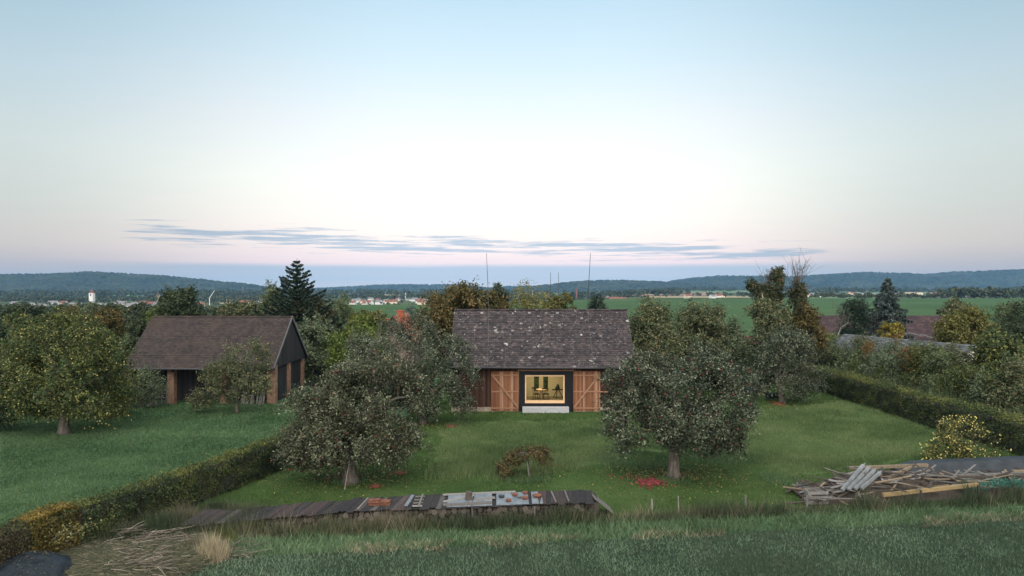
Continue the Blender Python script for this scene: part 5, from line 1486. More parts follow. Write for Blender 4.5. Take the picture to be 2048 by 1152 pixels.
# church tower
p = W(184, 598, 1000); p[2] = float(zg(p[0], 1000)); zt = CAMZ - (586 - 576) / F * 1000
t = thing('church_tower', 'white church tower with red brown cupola above the trees on the left', 'church tower', p)
mb = MB(); mb.box(p[0] - 2.9, p[0] + 2.9, 997, 1003, p[2] - 2, zt); mb.obj('tower', M['white_wall'], t)
mb = MB(); mb.tube([(p[0], 1000, zt), (p[0], 1000, zt + 1.6), (p[0], 1000, zt + 2.4), (p[0], 1000, zt + 3.4), (p[0], 1000, zt + 6)], [3.6, 3.2, 1.5, 1.5, 0.1], 8); mb.obj('cupola', M['town_red'], t)
mb = MB(); mb.box(p[0] - 0.8, p[0] + 0.8, 996.8, 997.02, zt - 4.2, zt - 1.6); mb.obj('belfry_window', M['black'], t)
p = W(317, 598, 1100); zt = CAMZ - (590 - 576) / F * 1100
t = thing('church_tower', 'slim cream turret with red cap left of the dark round tree', 'tower', (p[0], 1100, float(zg(p[0], 1100))))
mb = MB(); mb.box(p[0] - 1.7, p[0] + 1.7, 1098.3, 1101.7, float(zg(p[0], 1100)) - 2, zt); mb.obj('tower', M['cream_wall'], t)
mb = MB(); mb.tube([(p[0], 1100, zt), (p[0], 1100, zt + 3)], [2.6, 0.1], 6); mb.obj('cap', M['town_red'], t)
for (px, y0, y1, D_, r_, mk, lab) in [(486, 572, 592, 1900, 0.9, 'grey_wall', 'faint pale factory chimney before the left ridge'), (811, 586, 600, 1500, 1.0, 'white_wall', 'short white chimney over the town left of the walnut tree'),
                                      (1153, 577, 600, 1300, 1.6, 'town_red', 'slim orange brick chimney left of the dark pine')]:
    a = W(px, y1, D_); b = W(px, y0, D_); mb = MB(); mb.tube([(a[0], D_, float(zg(a[0], D_)) - 2), b], [r_ * 1.3, r_], 8)
    tag(mb.obj('factory_chimney', M[mk]), lab, 'chimney')
mb = MB(); a, b = W(419, 596, 900), W(429, 581, 900); mb.tube([(a[0], 900, float(zg(a[0], 900))), a, b], [0.55, 0.5, 0.35], 6); tag(mb.obj('crane', M['white_wall']), 'tilted white crane arm above the valley right of the dark round tree', 'crane')

# valley woods: crowns too many to count, one mass; nearer ones are single trees
def far_crowns(pts, key):
    n, m = len(pts), 26
    D = unit(rng.normal(size=(n * m, 3))).reshape(n, m, 3); D[..., 2] = np.abs(D[..., 2]) * 1.1 - 0.2
    r = pts[:, None, 3:4]
    P = (pts[:, None, :3] + D * r * rng.uniform(0.6, 1.1, (n, m, 1))).reshape(-1, 3)
    V, Fc = leaves(P, (D + [0, 0, 0.3] + rng.normal(0, 0.4, D.shape)).reshape(-1, 3), 1.0, 0.8)
    C0 = np.repeat(P, 4, 0); V = C0 + (V - C0) * np.repeat(pts[:, 3] * 0.62, 4 * m)[:, None]
    tint = np.repeat(np.clip(np.repeat(rng.random(n), m) * 0.6 + rng.normal(0.2, 0.25, n * m), 0, 1), 4)
    return V, Fc, tint


def woods(name, label, spec, key):
    pts = []
    for (px0, px1, y0, y1, n, r0, r1) in spec:
        px = rng.uniform(px0, px1, n); Y = rng.uniform(y0, y1, n); x = (px - 1024) / F * Y
        k = vnoise(x + 300, Y, 45) > 0.42
        px, Y, x = px[k], Y[k], x[k]
        r = rng.uniform(r0, r1, len(x))
        for j in range(3):   # three lobes to a crown
            pts.append(np.stack([x + rng.normal(0, 0.5, len(x)) * r, Y + rng.normal(0, 0.5, len(x)) * r, zg(x, Y) + r * rng.uniform(0.8, 1.7, len(x)), r * rng.uniform(0.55, 0.9, len(x))], 1))
    V, Fc, ti = far_crowns(np.concatenate(pts), key)
    tag(np_obj(name, V, Fc, LM[key], tint=ti), label, kind='stuff')


woods('valley_woods', 'dark woods and hedgerows across the valley floor', [
    (-150, 560, 1000, 1500, 900, 3, 5.5), (-150, 560, 1500, 2500, 900, 5, 9), (560, 1050, 1330, 1650, 420, 3.5, 6), (560, 1050, 900, 1300, 130, 1.6, 2.8), (560, 1100, 1700, 2600, 500, 5, 9), (1000, 1500, 1150, 1400, 260, 3, 5),
    (1050, 1380, 1450, 1520, 260, 5, 8), (1330, 1600, 2350, 2500, 200, 5, 9), (1500, 2150, 640, 760, 200, 1.6, 3.0), (1550, 2150, 900, 1150, 300, 2.5, 4.5), (1500, 2200, 1800, 2600, 500, 5, 9), (1880, 2150, 640, 760, 200, 3, 5)], 'far')
woods('far_woods', 'belt of trees on the near side of the valley at the left', [(-150, 330, 300, 450, 240, 1.8, 3), (330, 640, 320, 450, 130, 1.8, 3), (-150, 560, 450, 1000, 420, 1.6, 3.0)], 'far')
for k in range(60):
    px = random.uniform(-60, 330) if k < 44 else random.uniform(430, 640); Y = random.uniform(110, 330)
    x = (px - 1024) / F * Y; zt_ = CAMZ - (random.uniform(613, 642) - 576) / F * Y; gz_ = float(zg(x, Y)); hgt = zt_ - gz_
    if hgt < 2.5: Y = 130; x = (px - 1024) / F * Y; hgt = random.uniform(3.5, 5.5); gz_ = 0.0
    r = min(hgt * 0.45, 3.2)
    b = np.array([x, Y, gz_])
    E = [(b + [0, 0, hgt * 0.62], np.array([r * 0.8, r * 0.8, hgt * 0.36]))] + [(b + np.array([math.cos(a) * r * 0.5, math.sin(a) * r * 0.5, hgt * random.uniform(0.45, 0.8)]), np.array([r * 0.5, r * 0.5, hgt * 0.2])) for a in (0.3, 1.7, 3.0, 4.5, 5.6)]
    tree('deciduous_tree', 'dark leafy tree in the belt behind the left pasture and open barn', 'tree', b, gz_ + hgt * 0.35, 0.15, E, random.choice(['far', 'deep', 'grey', 'hazel', 'far']), 150, 16, hgt * 0.075, 0.5 * Y / 200 + 0.1, 'belt of trees behind the left pasture', bark='bark_dark', n_limb=4, n_twig=0, zmin=None)

# ================================================================= woodpile
M['logend'] = surf_mat('log_ends', [(0.3, (0.02, 0.017, 0.015)), (0.7, (0.085, 0.07, 0.058))], 7, None, 0.6, [(0, (0.02, 0.017, 0.015)), (0.6, (0.06, 0.05, 0.042)), (1, (0.19, 0.165, 0.14))])
M['roofing'] = surf_mat('tarred_roofing', [(0.3, (0.016, 0.016, 0.018)), (0.7, (0.05, 0.046, 0.046))], 4, None, 0.6, [(0, (0.012, 0.012, 0.014)), (0.65, (0.03, 0.026, 0.027)), (0.88, (0.055, 0.034, 0.031)), (1, (0.11, 0.105, 0.1))])
M['palesheet'] = surf_mat('pale_blue_sheet', [(0.3, (0.09, 0.11, 0.125)), (0.7, (0.19, 0.215, 0.235))], 4, rough=0.5)
M['terracotta'] = surf_mat('terracotta', [(0.3, (0.1, 0.042, 0.028)), (0.7, (0.22, 0.1, 0.062))], 8)
wp_y = lambda x: 24.75 + 0.12 * (x + 0)
x0, x1 = -11.3, 3.0
t = thing('woodpile', 'long low covered woodpile between orchard and field', 'woodpile', (-3, wp_y(-3), 0))
htop = lambda x: 0.38 + 0.24 * min(1, max(0, (x + 10) / 4))
mb = MB()
xx = x0
while xx < x1:
    w_ = 0.5; h_ = htop(xx) - 0.06
    mb.add([(xx, wp_y(xx) + 0.06, 0), (xx + w_, wp_y(xx + w_) + 0.06, 0), (xx + w_, wp_y(xx + w_) + 0.95, 0), (xx, wp_y(xx) + 0.95, 0), (xx, wp_y(xx) + 0.06, h_), (xx + w_, wp_y(xx + w_) + 0.06, h_), (xx + w_, wp_y(xx + w_) + 0.95, h_ + 0.12), (xx, wp_y(xx) + 0.95, h_ + 0.12)],
           [(4, 5, 6, 7), (0, 1, 5, 4), (1, 2, 6, 5), (2, 3, 7, 6), (3, 0, 4, 7)], random.random() * 0.3); xx += w_
mb.obj('stacked_core', M['bark_dark'], t)
lv = []
for k in range(5):
    m_ = MB(); r = 0.055 + 0.012 * k; n_ = 9
    pr = [1 + random.uniform(-0.15, 0.15) for _ in range(n_)]
    ring = lambda y: [(r * pr[i] * math.cos(6.283 * i / n_), y, r * pr[i] * math.sin(6.283 * i / n_)) for i in range(n_)]
    m_.add(ring(0) + ring(0.5), [tuple(range(n_))[::-1]] + [(i, (i + 1) % n_, n_ + (i + 1) % n_, n_ + i) for i in range(n_)], 0.35 + 0.13 * k)
    lv.append((m_.mesh('firewood_log', M['logend']), r))
xx = -10.6; cnt = 0
rowz = [0.09, 0.23, 0.37, 0.5]
for z in rowz:
    xx = -10.4 if z < 0.3 else -7.2
    while xx < x1 - 0.1 and cnt < 290:
        if z + 0.06 < htop(xx):
            me, r = random.choice(lv)
            o = bpy.data.objects.new('firewood_log', me); C.objects.link(o)
            o.location = (xx, wp_y(xx) - random.uniform(0.0, 0.07), z + random.uniform(-0.015, 0.02)); o.rotation_euler = (0, random.uniform(0, 6), 0.12 + random.uniform(-0.1, 0.1))
            tag(o, 'sawn log end in the front of the covered woodpile', 'log', 'logs of the woodpile'); cnt += 1
        xx += random.uniform(0.14, 0.21)


def on_pile(x, q, dz=0.0):
    """point on the sloping top of the pile, q = 0 front .. 1 back"""
    return np.array([x, wp_y(x) + q, htop(x) + 0.02 + 0.13 * q + dz])


px2x = lambda px: (px - 1024) / F * 24.9
cols = []
xx = x0
k = 0
while xx < x1 - 0.05:
    w_ = random.uniform(0.17, 0.34); skew = -0.3 if xx < -4 else -0.06
    m_ = MB(); ntr = 2; th = random.uniform(0.0, 0.045)
    rows_ = []
    qf = random.uniform(-0.2, -0.04); tip = random.uniform(-0.03, 0.03)
    for q in (qf, random.uniform(0.92, 1.06)):
        for i in range(ntr * 2 + 1):
            s = i / (ntr * 2); p = on_pile(xx + w_ * s * 1.06, q, 0.016 * (i % 2) + th + tip * (q > 0.5)); p[0] -= skew * q; rows_.append(p)
    nn_ = ntr * 2 + 1
    m_.add(rows_ + [p - [0, 0, 0.012] for p in rows_], [(i, i + 1, nn_ + i + 1, nn_ + i) for i in range(nn_ - 1)] + [(2 * nn_ + i + 1, 2 * nn_ + i, 3 * nn_ + i, 3 * nn_ + i + 1) for i in range(nn_ - 1)] +
           [(2 * nn_ + i, 2 * nn_ + i + 1, i + 1, i) for i in range(nn_ - 1)], random.random())
    o = m_.obj('roofing_sheet', M['roofing'], org=on_pile(xx, 0)); tag(o, 'dark corrugated sheet lying in the row on top of the woodpile', 'roofing sheet', 'roofing sheets on the woodpile')
    xx += w_; k += 1


def lying(name, label, cat, px, q0, q1, dx0, dx1, th, mat, dz=0.05, wd=0.12, group=None):
    m_ = MB(); x = px2x(px)
    m_.beam(on_pile(x + dx0, q0, dz), on_pile(x + dx1, q1, dz), wd, th, random.random()); tag(m_.obj(name, M[mat], org=on_pile(x, q0, dz)), label, cat, group)


lying('plank', 'long grey plank at the back edge of the woodpile top', 'plank', 960, 0.9, 0.95, -1.4, 1.3, 0.04, 'greywood', 0.07)
lying('plank', 'grey plank pointing from the stump to the left', 'plank', 915, 0.3, 0.75, -0.5, 0.6, 0.04, 'greywood', 0.07)
lying('plank', 'broad grey plank along the front edge below the stump', 'plank', 940, 0.05, 0.1, -0.95, 0.8, 0.05, 'greywood', 0.07, 0.2)
lying('plank', 'grey plank right of the stump on the woodpile', 'plank', 965, 0.42, 0.5, -0.3, 0.45, 0.04, 'greywood', 0.07, 0.16)
lying('plank', 'grey lath lying across the woodpile left of the red tiles', 'plank', 728, 0.0, 0.9, -0.05, 0.12, 0.03, 'greywood', 0.05, 0.05)
lying('plank', 'first pale lath across the sheets near the right end of the woodpile', 'plank', 1112, 0.0, 0.9, 0.0, -0.12, 0.03, 'greywood', 0.05, 0.05)
lying('plank', 'second pale lath across the sheets at the right end of the woodpile', 'plank', 1138, 0.0, 0.95, 0.0, -0.08, 0.03, 'greywood', 0.05, 0.05)
lying('metal_sheet', 'narrow pale blue sheet standing out at the middle of the woodpile', 'metal sheet', 820, 0.0, 0.9, -0.06, 0.06, 0.02, 'palesheet', 0.1, 0.13)
m_ = MB(); c = px2x(937)
m_.tube([on_pile(c, 0.45, 0.03), on_pile(c, 0.45, 0.2), on_pile(c + 0.02, 0.45, 0.34)], [0.13, 0.12, 0.125], 10, 0.7); tag(m_.obj('tree_stump', M['logend'], org=on_pile(c, 0.45, 0.03)), 'upright grey chopping block on the woodpile', 'log')
# pale sheet with pots
def flat_sheet(pxa, pxb, label):
    m_ = MB(); a, b = px2x(pxa), px2x(pxb); P4 = [on_pile(a, -0.1, 0.045), on_pile(b, -0.1, 0.045), on_pile(b - 0.04, 0.9, 0.05), on_pile(a - 0.02, 0.9, 0.05)]
    m_.add(P4 + [p + [0, 0, 0.014] for p in P4], [(4, 5, 6, 7), (0, 1, 5, 4), (1, 2, 6, 5), (2, 3, 7, 6), (3, 0, 4, 7), (3, 2, 1, 0)]); tag(m_.obj('metal_sheet', M['palesheet'], org=P4[0]), label, 'metal sheet')
flat_sheet(993, 1058, 'pale blue sheet carrying clay pots on the woodpile'); flat_sheet(1064, 1086, 'narrow pale blue sheet carrying the round clay dish')
flat_sheet(896, 985, 'pale weathered board panel under the stump')
def bowl(px, q, r, mat, label):
    c = on_pile(px2x(px), q, 0.062); t_ = thing('clay_pot', label, 'clay pot', c, 'clay pots on the woodpile')
    m_ = MB(); m_.tube([c, c + [0, 0, 0.05], c + [0, 0, 0.08]], [r * 0.75, r, r * 1.05], 12); m_.tube([c + [0, 0, 0.08], c + [0, 0, 0.082]], [r * 0.85, r * 0.84], 12); m_.obj('bowl', M[mat], t_, smooth=False)
for (px, q, r, mat, lab) in [(1003, 0.5, 0.11, 'darksteel', 'dark metal pan at the left end of the pale sheet'), (1017, 0.15, 0.1, 'terracotta', 'orange clay pot near the front edge of the pale sheet'), (1030, 0.6, 0.11, 'terracotta', 'orange clay pot in the middle of the pale sheet'),
                             (1038, 0.4, 0.08, 'steel', 'grey bowl in the middle of the pale sheet'), (1050, 0.3, 0.12, 'terracotta', 'reddish clay dish near the right front of the pale sheet'), (1051, 0.75, 0.1, 'terracotta', 'clay dish at the right back of the pale sheet'), (1075, 0.45, 0.17, 'terracotta', 'wide round clay dish on the narrow sheet')]:
    bowl(px, q, r, mat, lab)
def tilestack(px, n, label):
    c = on_pile(px2x(px), 0.35, 0.04); m_ = MB()
    for i in range(n):
        a = 0.5 * (i % 3) - 0.3; m_.beam(c + np.array([-0.2, 0.02 * i - 0.05 * (i % 2), 0.03 * i]), c + np.array([0.2, 0.1 * math.sin(a) + 0.02, 0.03 * i + 0.02 * (i % 2)]), 0.2, 0.02, random.random())
    tag(m_.obj('roof_tiles', M['terracotta'], org=c), label, 'roof tiles')
tilestack(753, 6, 'loose heap of red roof tiles on the left half of the woodpile'); tilestack(773, 5, 'tidy stack of red roof tiles right of the loose heap')
t = thing('pallet', 'small grey slatted pallet on the middle of the woodpile', 'pallet', on_pile(px2x(838), 0.1, 0.04))
for q in (0.05, 0.3, 0.55, 0.8):
    m_ = MB(); m_.beam(on_pile(px2x(829), q, 0.07), on_pile(px2x(848), q, 0.07), 0.14, 0.025, random.random()); m_.obj('slat', M['greywood'], t)
m_ = MB(); m_.beam(on_pile(px2x(842), 0.0, 0.1), on_pile(px2x(843), 0.95, 0.1), 0.06, 0.04); m_.obj('bearer', M['greywood'], t)
m_ = MB(); p = on_pile(x1 + 0.02, 0.5); m_.beam(p + [0, 0, 0.02], (p[0] + 0.75, p[1] + 0.05, 0.12), 0.85, 0.03, 0.3, up=(0, 0, 1)); tag(m_.obj('sloping_board', M['greywood'], org=p), 'old grey panel sloping off the right end of the woodpile', 'panel')

# fence posts
for (px, yt, yb, r, mk, lab) in [(822, 1003, 1046, 0.035, 'greywood', 'grey post before the narrow blue sheet of the woodpile'), (945, 1010, 1050, 0.035, 'greywood', 'grey post in front of the stump on the woodpile'), (1069, 1013, 1046, 0.03, 'greywood', 'grey post before the narrow sheet with the round dish'),
                                 (1357, 992, 1034, 0.025, 'bark_grey', 'bright thin stake standing alone below the right apple tree'), (1490, 990, 1022, 0.04, 'greywood', 'weathered post midway between bright stake and lumber heap'), (1304, 998, 1020, 0.04, 'greywood', 'short weathered post left of the bright stake'),
                                 (1613, 990, 1022, 0.045, 'greywood', 'grey post at the left tip of the lumber heap'), (1732, 985, 1012, 0.045, 'greywood', 'grey post before the middle of the lumber heap'), (1843, 980, 1010, 0.05, 'darksteel', 'dark post before the yellow beam'), (1956, 970, 1004, 0.05, 'darksteel', 'dark post near the right end of the lumber heap')]:
    b = G(px, yb); b[2] = 0; top = W(px + random.uniform(-2, 2), yt, b[1]); m_ = MB(); m_.tube([b - [0, 0, 0.1], (b + top) / 2 + [0.01, 0, 0], top], [r * 1.1, r, r * 0.85], 7, random.random())
    tag(m_.obj('fence_post', M[mk], org=b), lab, 'post', 'posts along the field edge')

# ================================================================= lumber heap
M['tanwood'] = surf_mat('tan_lumber', [(0.3, (0.11, 0.085, 0.058)), (0.7, (0.23, 0.185, 0.13))], 4, (6, 6, 0.6))
M['brownwood'] = surf_mat('old_brown_lumber', [(0.3, (0.03, 0.025, 0.021)), (0.7, (0.09, 0.074, 0.062))], 4, (6, 6, 0.6))
M['yellowwood'] = surf_mat('yellow_beam', [(0.3, (0.2, 0.145, 0.07)), (0.7, (0.28, 0.21, 0.11))], 3, (1, 6, 6))
M['tarp'] = plain('dark_grey_tarpaulin', (0.027, 0.032, 0.038), 0.55, var=0.3, scale=2.5, bumpd=0.12)
M['paint_grey'] = plain('galvanised_grey', (0.17, 0.185, 0.195), 0.6, var=0.35, scale=3)
M['greennet'] = plain('green_netting', (0.03, 0.13, 0.1), 0.7, var=0.4)
hx = lambda x: np.interp(x, [11.4, 13, 14.2, 16, 18.5, 23], [0.15, 0.5, 1.0, 1.05, 0.7, 0.5])
pm = {}
for nm in ('greywood', 'tanwood', 'brownwood'):
    for L in (0.6, 1.1, 2.0):
        m_ = MB(); wv = random.uniform(0.06, 0.12); t0_ = random.random(); k1, k2 = random.uniform(-0.03, 0.03), random.uniform(-0.05, 0.05); [m_.beam((L * (i / 4 - 0.5), k2 * math.sin(i * 0.8), k1 * math.sin(i)), (L * ((i + 1) / 4 - 0.5) + 0.003, k2 * math.sin((i + 1) * 0.8), k1 * math.sin(i + 1)), wv * (1 - 0.05 * i), 0.034, t0_) for i in range(4)]; pm[(nm, L)] = m_.mesh('plank', M[nm])
PL = {'greywood': 'weathered grey plank in the tangle of the lumber heap', 'tanwood': 'tan plank in the tangle of the lumber heap', 'brownwood': 'old dark brown plank in the tangle of the lumber heap'}
for k in range(260):
    x = random.uniform(11.6, 22.5); q = random.uniform(0, 1)
    nm = random.choice(['greywood', 'greywood', 'tanwood', 'brownwood', 'brownwood']); L = random.choice([0.6, 0.6, 1.1, 1.1, 2.0])
    o = bpy.data.objects.new('plank', pm[(nm, L)]); C.objects.link(o)
    z = 0.05 + hx(x) * (0.25 + 0.75 * math.sin(math.pi * min(1, q * 0.75 + 0.15))) * random.uniform(0.55, 1.0)
    o.location = (x, fen(x) + 0.25 + 2.2 * q, z); o.rotation_euler = (random.uniform(-0.3, 0.3), random.gauss(0, 0.2), random.gauss(0.15, 0.6))
    tag(o, PL[nm], 'plank', 'planks of the lumber heap')
# dark mass under the planks
m_ = MB(); xs_ = np.linspace(11.6, 23, 24)
for i in range(23):
    a, b = xs_[i], xs_[i + 1]; ha, hb = hx(a) * 0.7, hx(b) * 0.7
    m_.add([(a, fen(a) + 0.3, 0), (b, fen(b) + 0.3, 0), (b, fen(b) + 1.0, hb), (a, fen(a) + 1.0, ha), (b, fen(b) + 2.3, hb), (a, fen(a) + 2.3, ha), (b, fen(b) + 2.8, 0), (a, fen(a) + 2.8, 0)], [(0, 1, 2, 3), (3, 2, 4, 5), (5, 4, 6, 7)], 0.2)
tag(m_.obj('debris_heap', M['brownwood']), 'dark rubble and rotten wood forming the core of the lumber heap', 'heap')
for k in range(4):
    a = W(1684 + 13 * k, 980 - 1 * k, 26.9); b = W(1727 + 11 * k, 930 + 5 * k, 27.7)
    m_ = MB(); m_.beam(a, b, 0.12, 0.09); m_.beam(a + [0.06, 0, 0.06], b + [0.06, 0, 0.06], 0.03, 0.05); o = m_.obj('steel_rail', M['paint_grey'], org=a)
    tag(o, ['leftmost grey rail leaning on the left end of the lumber heap', 'second grey rail from the left leaning on the lumber heap', 'third grey rail from the left leaning on the lumber heap', 'rightmost grey rail leaning on the lumber heap'][k], 'rail', 'grey rails leaning on the lumber heap')
for (a, b, w_, mk, lab) in [((1765, 990, 26.9), (1955, 969, 27.3), 0.14, 'yellowwood', 'long yellow beam along the front of the lumber heap'), ((1700, 936, 28.9), (1855, 930, 29.4), 0.12, 'tanwood', 'long tan beam along the top of the lumber heap'),
                            ((1765, 962, 27.9), (1822, 934, 28.6), 0.09, 'tanwood', 'thin tan batten slanting up over the lumber heap'), ((1905, 952, 28.6), (2060, 947, 28.8), 0.12, 'greywood', 'long grey board near the right end of the lumber heap'), ((2025, 942, 28.4), (2080, 941, 28.4), 0.07, 'tanwood', 'pale batten at the right picture edge over the lumber heap'),
                            ((1800, 956, 28.2), (1985, 955, 28.4), 0.14, 'brownwood', 'dark beam lying across the middle of the lumber heap')]:
    a, b = W(*a), W(*b); m_ = MB(); m_.beam(a, b, 0.12, w_, random.random()); tag(m_.obj('beam', M[mk], org=a), lab, 'beam')
m_ = MB(); n_ = 26
for i in range(n_):
    s = i / (n_ - 1); x = 17.2 + 7.5 * s; yb = 30.3 + 0.13 * (x - 18); zt_ = 0.68 + 0.05 * s + 0.015 * math.sin(i * 1.7) - 0.5 * max(0, 0.12 - s) * 4
    m_.v += [(x, yb - 0.55 + 0.03 * math.sin(i), 0.0), (x, yb - 0.2, zt_ * 0.62), (x, yb + 0.12, zt_), (x, yb + 0.75, zt_ * 0.95), (x, yb + 0.95, 0)]; m_.t += [0.5] * 5
for i in range(n_ - 1):
    for j in range(4): m_.f.append((5 * i + j, 5 * i + 5 + j, 5 * i + 6 + j, 5 * i + 1 + j))
m_.f.append((0, 1, 2, 3, 4)); tag(m_.obj('tarpaulin', M['tarp']), 'long dark grey tarpaulin covering a stack behind the lumber heap', 'tarpaulin')
P_ = []
V_, F_ = [], []
c0 = W(2000, 966, 27.4)
n = 1200; px = np.where(rng.random(n) < 0.5, rng.normal(2020, 22, n), rng.uniform(1925, 2045, n)); yy = rng.normal(966, 4, n) + np.where(px < 1980, 5, 0)
P_ = np.stack([(px - 1024) / F * 27.5, 27.5 + rng.normal(0, 0.15, n), CAMZ - (yy - 576) / F * 27.5], 1)
V_, F_ = leaves(P_, rng.normal(size=(n, 3)) + [0, 0, 1], 0.09, 0.3); tag(np_obj('netting', V_, F_, M['greennet'], tint=None), 'crumpled turquoise green netting on the right end of the lumber heap', 'netting')
t = thing('crate', 'old open wooden crate at the left tip of the lumber heap', 'crate', G(1640, 1010))
c = G(1640, 1012)
for (a, b) in (((-0.45, 0), (0.35, 0.05)), ((-0.4, 0.5), (0.4, 0.55)), ((-0.45, 0), (-0.4, 0.5)), ((0.35, 0.05), (0.4, 0.55))):
    m_ = MB()
    for z in (0.12, 0.32, 0.5): m_.beam((c[0] + a[0], c[1] + a[1], z), (c[0] + b[0], c[1] + b[1], z), 0.03, 0.12, random.random())
    m_.obj('side', M['greywood'], t)

# ================================================================= lower left corner
M['compost'] = plain('dark_blue_sheeting', (0.014, 0.02, 0.026), 0.75, var=0.5, scale=4, bumpd=0.1)
c = np.array([-14.3, 19.9, 0])
m_ = MB(); nr, ns = 9, 30
for i in range(nr):
    f = i / (nr - 1)
    for k in range(ns):
        a = 6.283 * k / ns; r = 1.45 * math.sin(f * math.pi / 2) * (1 + 0.07 * math.sin(3 * a + 1)); m_.v.append((c[0] + r * math.cos(a), c[1] + 0.75 * r * math.sin(a), 0.72 * math.cos(f * math.pi / 2) ** 0.8 + random.uniform(-0.05, 0.05))); m_.t.append(0.5)
for i in range(nr - 1):
    for k in range(ns): m_.f.append((i * ns + k, (i + 1) * ns + k, (i + 1) * ns + (k + 1) % ns, i * ns + (k + 1) % ns))
tag(m_.obj('covered_mound', M['compost'], org=c, smooth=True), 'dark blue sheeted mound in the lower left corner', 'mound')
M['twig'] = surf_mat('dry_twigs', [(0.3, (0.07, 0.06, 0.048)), (0.7, (0.2, 0.17, 0.135))], 5, None, 0.6, [(0, (0.05, 0.042, 0.035)), (0.7, (0.17, 0.145, 0.115)), (1, (0.36, 0.32, 0.26))])
m_ = MB()
for k in range(1100):
    px = random.uniform(130, 500) if k % 3 else random.gauss(300, 50); py = random.uniform(1085, 1165) if px < 330 else random.uniform(1075, 1120)
    p = G(px, py); hh_ = 0.05 + 0.5 * math.exp(-((px - 260) / 120) ** 2) * random.random()
    a = random.gauss(0.1, 0.6); l = random.uniform(0.25, 0.8); d = np.array([math.cos(a), math.sin(a), random.uniform(-0.15, 0.25)])
    q0 = np.array([p[0], p[1], hh_]); q2 = q0 + d * l; q1 = (q0 + q2) / 2 + np.random.default_rng(k).normal(0, 0.06, 3); q2[2] = max(0.02, q2[2])
    m_.tube(bez(q0, q1, q2, 4), [0.012, 0.011, 0.009, 0.005], 4, random.random(), cap=False)
tag(m_.obj('brush_pile', M['twig']), 'heap of dry cut twigs in the lower left', kind='stuff')
M['earth'] = surf_mat('bare_earth', [(0.3, (0.03, 0.026, 0.02)), (0.5, (0.06, 0.052, 0.04)), (0.7, (0.05, 0.058, 0.032))], 2.5, bumpd=0.05)
m_ = MB(); nr, ns = 8, 34; c = G(255, 1130)
for i in range(nr):
    f = i / (nr - 1)
    for k in range(ns):
        a = 6.283 * k / ns; r = math.sin(f * math.pi / 2); m_.v.append((c[0] + 2.5 * r * math.cos(a), c[1] + 1.5 * r * math.sin(a), 0.42 * math.cos(f * math.pi / 2) + random.uniform(-0.03, 0.03))); m_.t.append(0.5)
for i in range(nr - 1):
    for k in range(ns): m_.f.append((i * ns + k, (i + 1) * ns + k, (i + 1) * ns + (k + 1) % ns, i * ns + (k + 1) % ns))
tag(m_.obj('compost_heap', M['earth'], org=c, smooth=True), 'low grey compost heap strewn with straw in the lower left', 'heap')
n = 7000; a = rng.random(n) * 6.283; r = np.sqrt(rng.random(n))
X = c[0] + np.cos(a) * r * 2.5; Yy = c[1] + np.sin(a) * r * 1.5
h_ = 0.42 * np.sqrt(np.maximum(0, 1 - r * r))
P_ = np.stack([X, Yy, h_ + 0.03 + rng.random(n) * 0.04], 1); dd = unit(np.stack([np.cos(rng.normal(0.2, 0.5, n)), rng.normal(0.1, 0.4, n), rng.normal(0, 0.15, n)], 1)) * rng.uniform(0.1, 0.3, (n, 1)); ww = np.array([0, 0.3, 1.0]) * 0.009
V_ = np.stack([P_ - dd - ww, P_ - dd + ww, P_ + dd + ww, P_ + dd - ww], 1).reshape(-1, 3)
tag(np_obj('straw', V_, np.arange(4 * n).reshape(n, 4), LM['drygrass'], tint=np.repeat(np.clip(rng.normal(0.26, 0.25, n), 0, 1), 4)), 'dry straw spread over the compost heap', kind='stuff')


def reed(px, py, rad, n, h, key, tb, label, name='tall_grass', lean=0.3, wd=0.02):
    c = G(px, py); a = rng.random(n) * 6.283; r = (rng.random(n) ** 0.8) * rad
    h = h * rng.uniform(0.5, 1.1, n) * (1.1 - 0.45 * r / rad)
    return blades(name, c[0] + np.cos(a) * r, c[1] + np.sin(a) * r * 0.8, h, wd, LM[key], lean, tb, 0.2, label=label)


reed(425, 1120, 0.5, 2600, 0.8, 'straw', 0.5, 'tall bleached straw tuft in the lower left')
reed(395, 1105, 0.7, 2200, 0.6, 'drygrass', 0.55, 'greying grass beside the straw tuft')
for (px, py, rad, n, h, key, tb, lab) in [(330, 1070, 1.5, 8000, 0.75, 'weeds', 0.5, 'dark weeds at the foot of the left hedge'), (370, 1055, 1.0, 3000, 0.8, 'drygrass', 0.6, 'dry seeding stalks at the foot of the left hedge'), (230, 1090, 1.3, 6000, 0.6, 'weeds', 0.45, 'weeds behind the compost heap'),
                                          (250, 1080, 1.0, 2500, 0.6, 'drygrass', 0.5, 'dry stalks behind the compost heap'), (130, 1110, 0.9, 2500, 0.55, 'drygrass', 0.45, 'dry stalks between mound and hedge'), (470, 1065, 1.0, 5000, 0.55, 'weeds', 0.55, 'nettles left of the woodpile'), (500, 1052, 1.6, 9000, 0.7, 'weeds', 0.5, 'nettles in front of the low left end of the woodpile'), (590, 1050, 1.3, 6500, 0.55, 'weeds', 0.5, 'nettles before the overgrown part of the woodpile'), (470, 1040, 1.3, 2200, 0.6, 'drygrass', 0.4, 'dry stalks poking through the low end of the woodpile'), (430, 1030, 0.9, 3500, 0.55, 'weeds', 0.5, 'weeds swallowing the left tip of the woodpile'), (445, 1085, 0.5, 900, 0.6, 'lemon', 0.3, 'yellowing weeds beside the straw tuft')]:
    reed(px, py, rad, n, h, key, tb, lab, 'weed_patch')

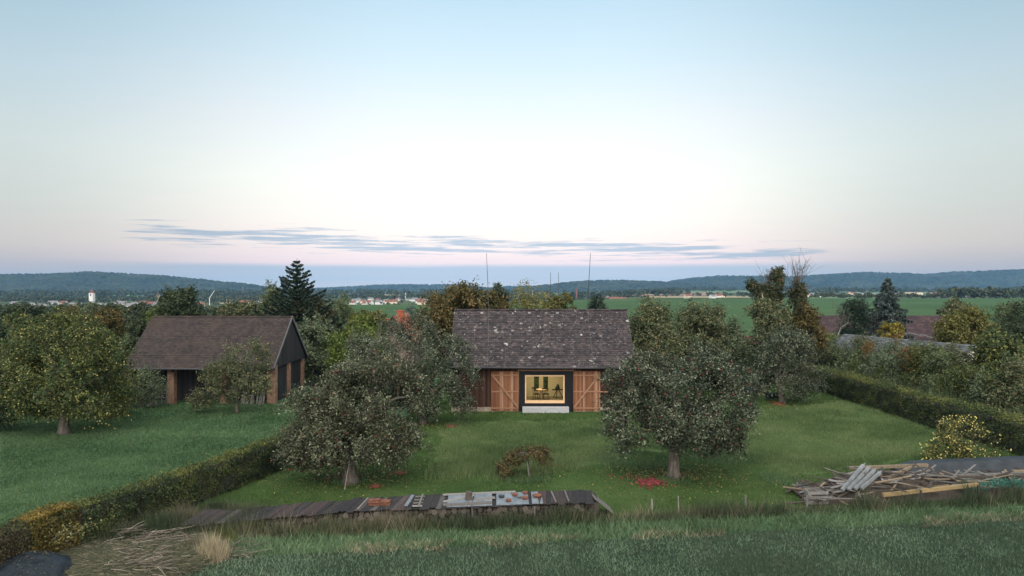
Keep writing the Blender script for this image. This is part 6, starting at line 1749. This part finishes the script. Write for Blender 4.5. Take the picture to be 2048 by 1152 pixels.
# windblown bits on the mound and its ragged skirt of grass
n = 500; a = rng.random(n) * 6.283; r = np.sqrt(rng.random(n)); c = np.array([-14.3, 19.9, 0])
P_ = np.stack([c[0] + np.cos(a) * r * 1.35, c[1] + np.sin(a) * r * 1.0, 0.72 * np.sqrt(np.maximum(0, 1 - r * r)) ** 0.8 + 0.03], 1)
V_, F_ = leaves(P_, rng.normal(0, 0.4, P_.shape) + [0, 0, 1], 0.05, 0.4)
tag(np_obj('leaf_litter', V_, F_, LM['drygrass'], tint=np.repeat(rng.random(n), 4)), 'dry leaf scraps lying on the dark mound in the corner', kind='stuff')
a = rng.random(3000) * 6.283; r = 1.0 + np.abs(rng.normal(0, 0.14, 3000))
blades('weed_patch', c[0] + np.cos(a) * r * 1.42, c[1] + np.sin(a) * r * 1.06, 0.3, 0.02, LM['weeds'], 0.5, 0.5, label='ragged grass round the dark mound in the corner')

# ================================================================= haze
mh = bpy.data.materials.new('haze_air'); mh.use_nodes = True; hn = mh.node_tree
hn.nodes.remove(hn.nodes['Principled BSDF'])
pv = hn.nodes.new('ShaderNodeVolumePrincipled'); pv.inputs['Color'].default_value = (0.2, 0.47, 0.85, 1); pv.inputs['Density'].default_value = 0.000068
pv.inputs['Density Attribute'].default_value = ''; pv.inputs['Anisotropy'].default_value = 0.0
hn.links.new(pv.outputs[0], hn.nodes['Material Output'].inputs['Volume'])
mb = MB(); mb.box(-8500, 8500, -800, 9200, -25, 142)
tag(mb.obj('haze', mh), kind='stuff')

# ================================================================= render settings
sc.render.engine = 'CYCLES'
cy = sc.cycles
cy.use_denoising = True; cy.denoiser = 'OPENIMAGEDENOISE'
cy.max_bounces = 6; cy.diffuse_bounces = 3; cy.glossy_bounces = 3; cy.transmission_bounces = 4; cy.volume_bounces = 1; cy.transparent_max_bounces = 8
cy.sample_clamp_indirect = 5
vs = sc.view_settings; vs.view_transform = 'Standard'; vs.look = 'None'; vs.exposure = 0.13; vs.gamma = 1; vs.use_curve_mapping = False
